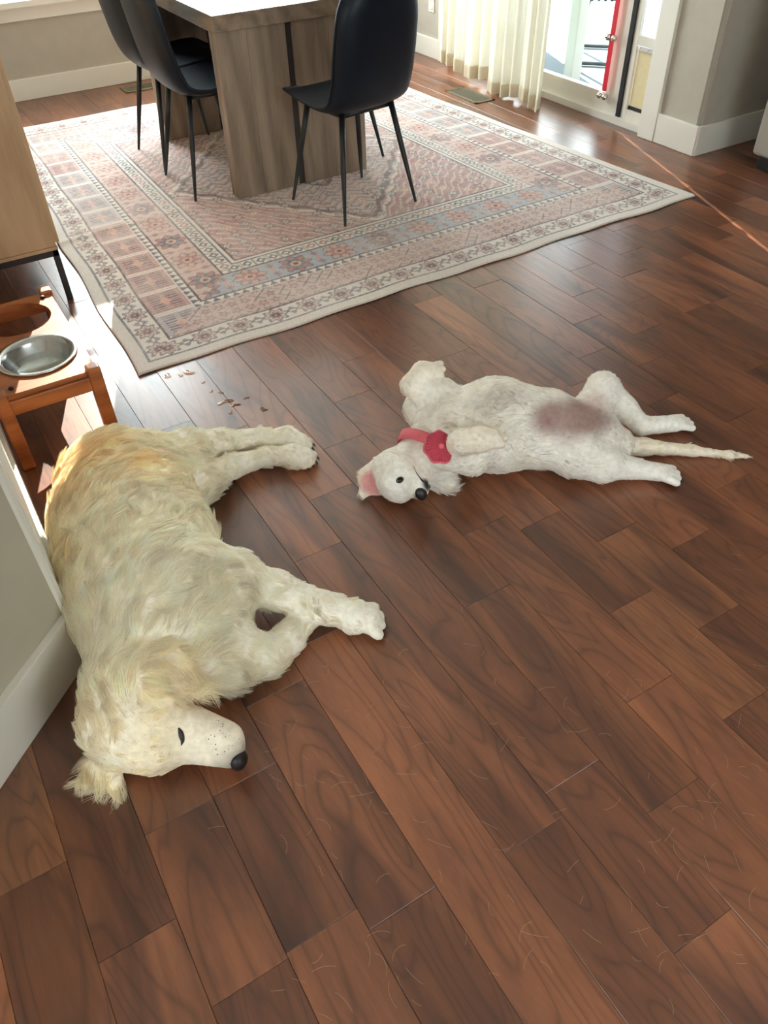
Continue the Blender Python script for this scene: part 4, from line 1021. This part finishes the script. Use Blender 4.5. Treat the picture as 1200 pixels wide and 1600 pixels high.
# far hind leg, knee up
Bd.seg(J(915, 668, .085), J(940, 608, .165), .080, .044, k=.035, col=pw, flow=J(960, 600, .15)-J(915, 660, .1), fur=.8)
Bd.seg(J(943, 606, .165), J(975, 638, .095), .046, .036, k=.025, col=pw, fur=.7)
Bd.seg(J(975, 638, .095), J(1003, 665, .036), .036, .029, k=.02, col=pw, fur=.6)
Bd.seg(J(1003, 665, .034), J(1055, 662, .028), .028, .026, k=.016, col=pw, fur=.5)
tB = toes(Bd, J(1052, 661, .030), J(1078, 659, .020), 4, .0125, pw, .0195, .019)
# near hind leg stretched on the floor
Bd.seg(J(905, 706, .085), J(940, 724, .058), .082, .052, k=.035, col=pw, flow=J(960, 730, .05)-J(890, 700, .1), fur=.8)
Bd.seg(J(940, 724, .056), J(992, 732, .034), .050, .029, k=.025, col=pw, fur=.6)
Bd.seg(J(992, 732, .033), J(1030, 738, .029), .028, .027, k=.016, col=pw, fur=.5)
tB += toes(Bd, J(1028, 738, .030), J(1060, 744, .019), 4, .0130, pw, .0205, .020)
# rump and tail
Bd.seg(J(938, 690, .062), J(962, 694, .050), .070, .052, k=.035, col=pw, fur=.8)
Bd.chain([J(962, 696, .035), J(1005, 698, .026), J(1080, 704, .017), J(1140, 711, .012), J(1168, 713, .009)], [.034, .024, .015, .010, .006], k=.018, col=pc_, fur=.8)
# head upside down, chin to the chest
PS = .88
tow = -FW
fB = .50*RT-.40*UP+.77*tow; uB = -.66*RT-.66*UP+.05*tow
Pw, Pax = placer(J(623, 748, .072), fB, uB, PS)
cFp = np.array(lin((250, 244, 234)))
head_volumes(Bd, Pw, Pax, PS, cFp, cFp, fur=.55, short=.84)
Bd.seg(J(672, 696, .095), Pw((-.03, 0, -.03)), .066, .060*PS, k=.03, col=pw)
Bd.seg(J(672, 735, .06), J(696, 750, .04), .055, .035, k=.03, col=pw, flow=J(716, 752, .03)-J(670, 735, .06), fur=1.6)
# ear flopped open on the floor, pink inside
ef = ((.1, -.45, .9), .30)
Bd.seg(J(606, 735, .052), J(584, 750, .034), .052, .050, k=.02, flat=ef, col=pc_, flow=J(560, 778, .01)-J(605, 735, .05), fur=.7)
Bd.seg(J(584, 750, .034), J(567, 771, .018), .038, .017, k=.012, flat=ef, col=pc_, flow=J(560, 778, .01)-J(605, 735, .05), fur=.7)
Bd.paint += [(J(584, 754, .042), (.048, .048, .048), np.array(lin((236, 170, 168))), .45, .1), (J(604, 743, .058), (.022, .022, .022), np.array(lin((236, 170, 168))), .6, .1)]
mauve = np.array(lin((168, 138, 131))); mauve2 = np.array(lin((206, 182, 172)))
Bd.paint += [(Pw((.112, 0, -.026)), (.026, .026, .026), np.array(lin((46, 38, 38))), .5, .2), (Pw((.13, 0, .012)), (.022, .022, .022), np.array(lin((120, 108, 104))), .8, .5)]
Bd.paint += [(J(905, 657, .165), (.135, .095, .095), mauve, .6, .14), (J(860, 652, .20), (.095, .07, .07), mauve, .7, .2), (J(935, 668, .125), (.07, .06, .06), mauve*.9, .7, .12), (J(930, 630, .16), (.055, .05, .05), mauve2, .9, .4),
             (J(770, 630, .25), (.14, .07, .07), pg*.85, 1., .8), (J(963, 674, .105), (.018, .018, .018), np.array(lin((168, 112, 106))), .6, .1)]
for q_ in ((857, 657, .2), (914, 666, .15), (880, 640, .19), (935, 648, .15)): Bd.paint.append((J(*q_), (.013, .013, .03), np.array(lin((150, 112, 108))), .8, .1))
Bd.seg(J(962, 676, .085), J(965, 673, .097), .013, .009, k=.012, col=mauve, fur=.1)
pup, offB, hitB = make_dog('puppy', Bd, .0048, 'white puppy in a pink flower collar lying belly-up on the planks', (1.3, 1.35, 0), 56000, .021, .00036, .24, .6, 23, clump=.8, clump_n=18, var=.07)
nzp = Pw((.130, 0, -.002))
shaped('nose', lambda a, b: nzp+PS*(np.array(Pax[0])*(.015*math.cos(a))+np.array(Pax[1])*(.024*math.sin(a)*math.cos(b))+np.array(Pax[2])*(.018*math.sin(a)*math.sin(b))), MAT['nose'], pup, offB)
ep, en = hitB(625, 750)
ball('eye', ep-en*.0058, .0092, MAT['eye'], pup, offB)
e1 = np.cross(en, RT+.4*UP); e1 /= np.linalg.norm(e1); e2 = np.cross(en, e1)
ring = [ep+en*.001+.0095*math.cos(t)*e2+.0064*math.sin(t)*e1 for t in np.linspace(0, 2*math.pi, 19)]
v, f = tube_vf(np.array(ring)-offB, .0022, 6); mesh('eyelid', v, f, MAT['lid'], pup)
lp = [(646, 728), (650, 737), (656, 746), (663, 753), (671, 760), (679, 767)]
v, f = tube_vf(catmull(np.array([hitB(*p, -.001)[0] for p in lp])-offB, 20), [.0012+.0028*t for t in np.linspace(0, 1, 20)], 8); mesh('lip', v, f, MAT['lip'], pup)
for e, d in tB:
    v, f = tube_vf(np.array([e+d*.008, e+d*.014+np.array([0, 0, -.003]), e+d*.019+np.array([0, 0, -.009])])-offB, [.0028, .0022, .001], 8); mesh('claw', v, f, MAT['claw'], pup)
# ------------------------------------------------------------------ puppy's collar with a pleated flower
nk = -.42*RT-.85*UP+.22*tow; nk /= np.linalg.norm(nk)
cc = J(667, 702, .092)
MAT['collar'] = simple('collar_pink_felt', (222, 108, 118), .85, noise=.06, nscale=120., bump=.3, bdist=.0006)
MAT['flower'] = simple('collar_flower_rose', (186, 62, 80), .8, noise=.10, nscale=90.)
ta = tow-nk*(tow@nk); ta /= np.linalg.norm(ta); tb_ = np.cross(nk, ta)
col_r = empty('dog_collar', tuple(cc)); tag(col_r, 'pink felt collar with a pleated rose flower around the puppy neck', 'collar')
n = 48; th = np.linspace(0, 2*math.pi, n, endpoint=False); P = []
for hw, rr in ((-.016, .086), (-.016, .089), (.016, .087), (.016, .084)):
    P.append(nk*hw+(rr*np.cos(th))[:, None]*ta+(rr*np.sin(th))[:, None]*tb_)
P.append(P[0]); v, f = grid_mesh(np.array(P), closed_v=True); mesh('band', v, f, MAT['collar'], col_r)
fp, fn0 = hitB(687, 699)
fc = fp+tow*.016-cc; fn_ = tow*.9+.25*RT+.15*UP; fn_ /= np.linalg.norm(fn_); fa = nk-fn_*(nk@fn_); fa /= np.linalg.norm(fa); fb2_ = np.cross(fn_, fa)
def rosette(name, R, zoff, pleats, amp, par, mat, hole=.006):
    m = pleats*4; th = np.linspace(0, 2*math.pi, m, endpoint=False); rings = []
    for t in (0., .25, .55, .8, 1.):
        r = hole+(R*(1+.05*np.cos(th*7))-hole)*t; w_ = zoff+amp*np.cos(th*pleats)*t*(1.2-.4*t)-.004*t*t
        rings.append(fc+(r*np.cos(th))[:, None]*fa+(r*np.sin(th))[:, None]*fb2_+w_[:, None]*fn_)
    for t in (1., 0.):
        r = hole+(R*(1+.05*np.cos(th*7))-hole)*t; rings.append(fc+(r*np.cos(th))[:, None]*fa+(r*np.sin(th))[:, None]*fb2_+(zoff-.006)*fn_)
    v, f = grid_mesh(np.array(rings), closed_v=True); return mesh(name, v, f, mat, par)
rosette('flower', .042, .006, 26, .0028, col_r, MAT['flower'])
rosette('flower', .046, .000, 12, .0030, col_r, MAT['collar'])
ball('button', fc+fn_*.010, .008, MAT['collar'], col_r, np.zeros(3), (fa, fb2_, fn_), (1, 1, .6))
# ------------------------------------------------------------------ small things on the floor
drops = [(352, 628, 13), (368, 633, 8), (345, 614, 6), (360, 645, 7), (385, 622, 5), (412, 640, 8), (402, 668, 6), (330, 612, 5), (262, 588, 10), (294, 583, 13), (283, 587, 7), (318, 598, 5)]
for (px_, py_, s) in drops:
    c = J(px_, py_, 0); R = s/500.; r_ = np.random.default_rng(px_); th = np.linspace(0, 2*math.pi, 18, endpoint=False)
    rad = R*(.75+.35*np.sin(th*2+r_.random()*6)+.2*np.sin(th*3+r_.random()*6))
    rings = [np.stack([rad*k*np.cos(th), rad*k*np.sin(th)*.8, np.full(18, z)], 1) for k, z in ((1., .0003), (.85, .0014), (.4, .0019), (.02, .002))]
    v, f = grid_mesh(np.array(rings), closed_v=True); f = f.tolist()+[list(range(18))[::-1]]
    o = mesh('water_drop', v, f, MAT['water']); o.location = tuple(c); tag(o, 'small splash of water on the planks between feeder and rug', 'water drop', 'splashes of water on the floor')
# shed hairs lying about
sh = np.random.default_rng(77); spots = []
for k in range(150):
    if k < 110: p = J(sh.uniform(430, 1190), sh.uniform(1020, 1590), 0)
    else: p = J(sh.uniform(330, 1190), sh.uniform(800, 1300), 0)
    a = sh.uniform(0, 6.28); L_ = sh.uniform(.015, .05); cv = sh.uniform(-1.6, 1.6); q = p.copy(); q[2] = .0012; pts_ = []
    for i in range(8):
        pts_.append(q.copy()); q = q+np.array([math.cos(a), math.sin(a), 0])*L_/7; a += cv/7
    spots.append(pts_)
hc = bpy.data.hair_curves.new('shed_hair'); hc.add_curves([8]*len(spots)); hc.attributes['position'].data.foreach_set('vector', np.array(spots, np.float32).ravel())
ra = hc.attributes.get('radius') or hc.attributes.new('radius', 'FLOAT', 'POINT'); ra.data.foreach_set('value', np.full(8*len(spots), .00022, np.float32))
ho_ = bpy.data.objects.new('shed_hair', hc); C.objects.link(ho_); hc.materials.append(simple('shed_hair_pale', (186, 160, 128), .5)); tag(ho_, 'loose pale dog hairs scattered over the floor planks', 'hair', kind='stuff')
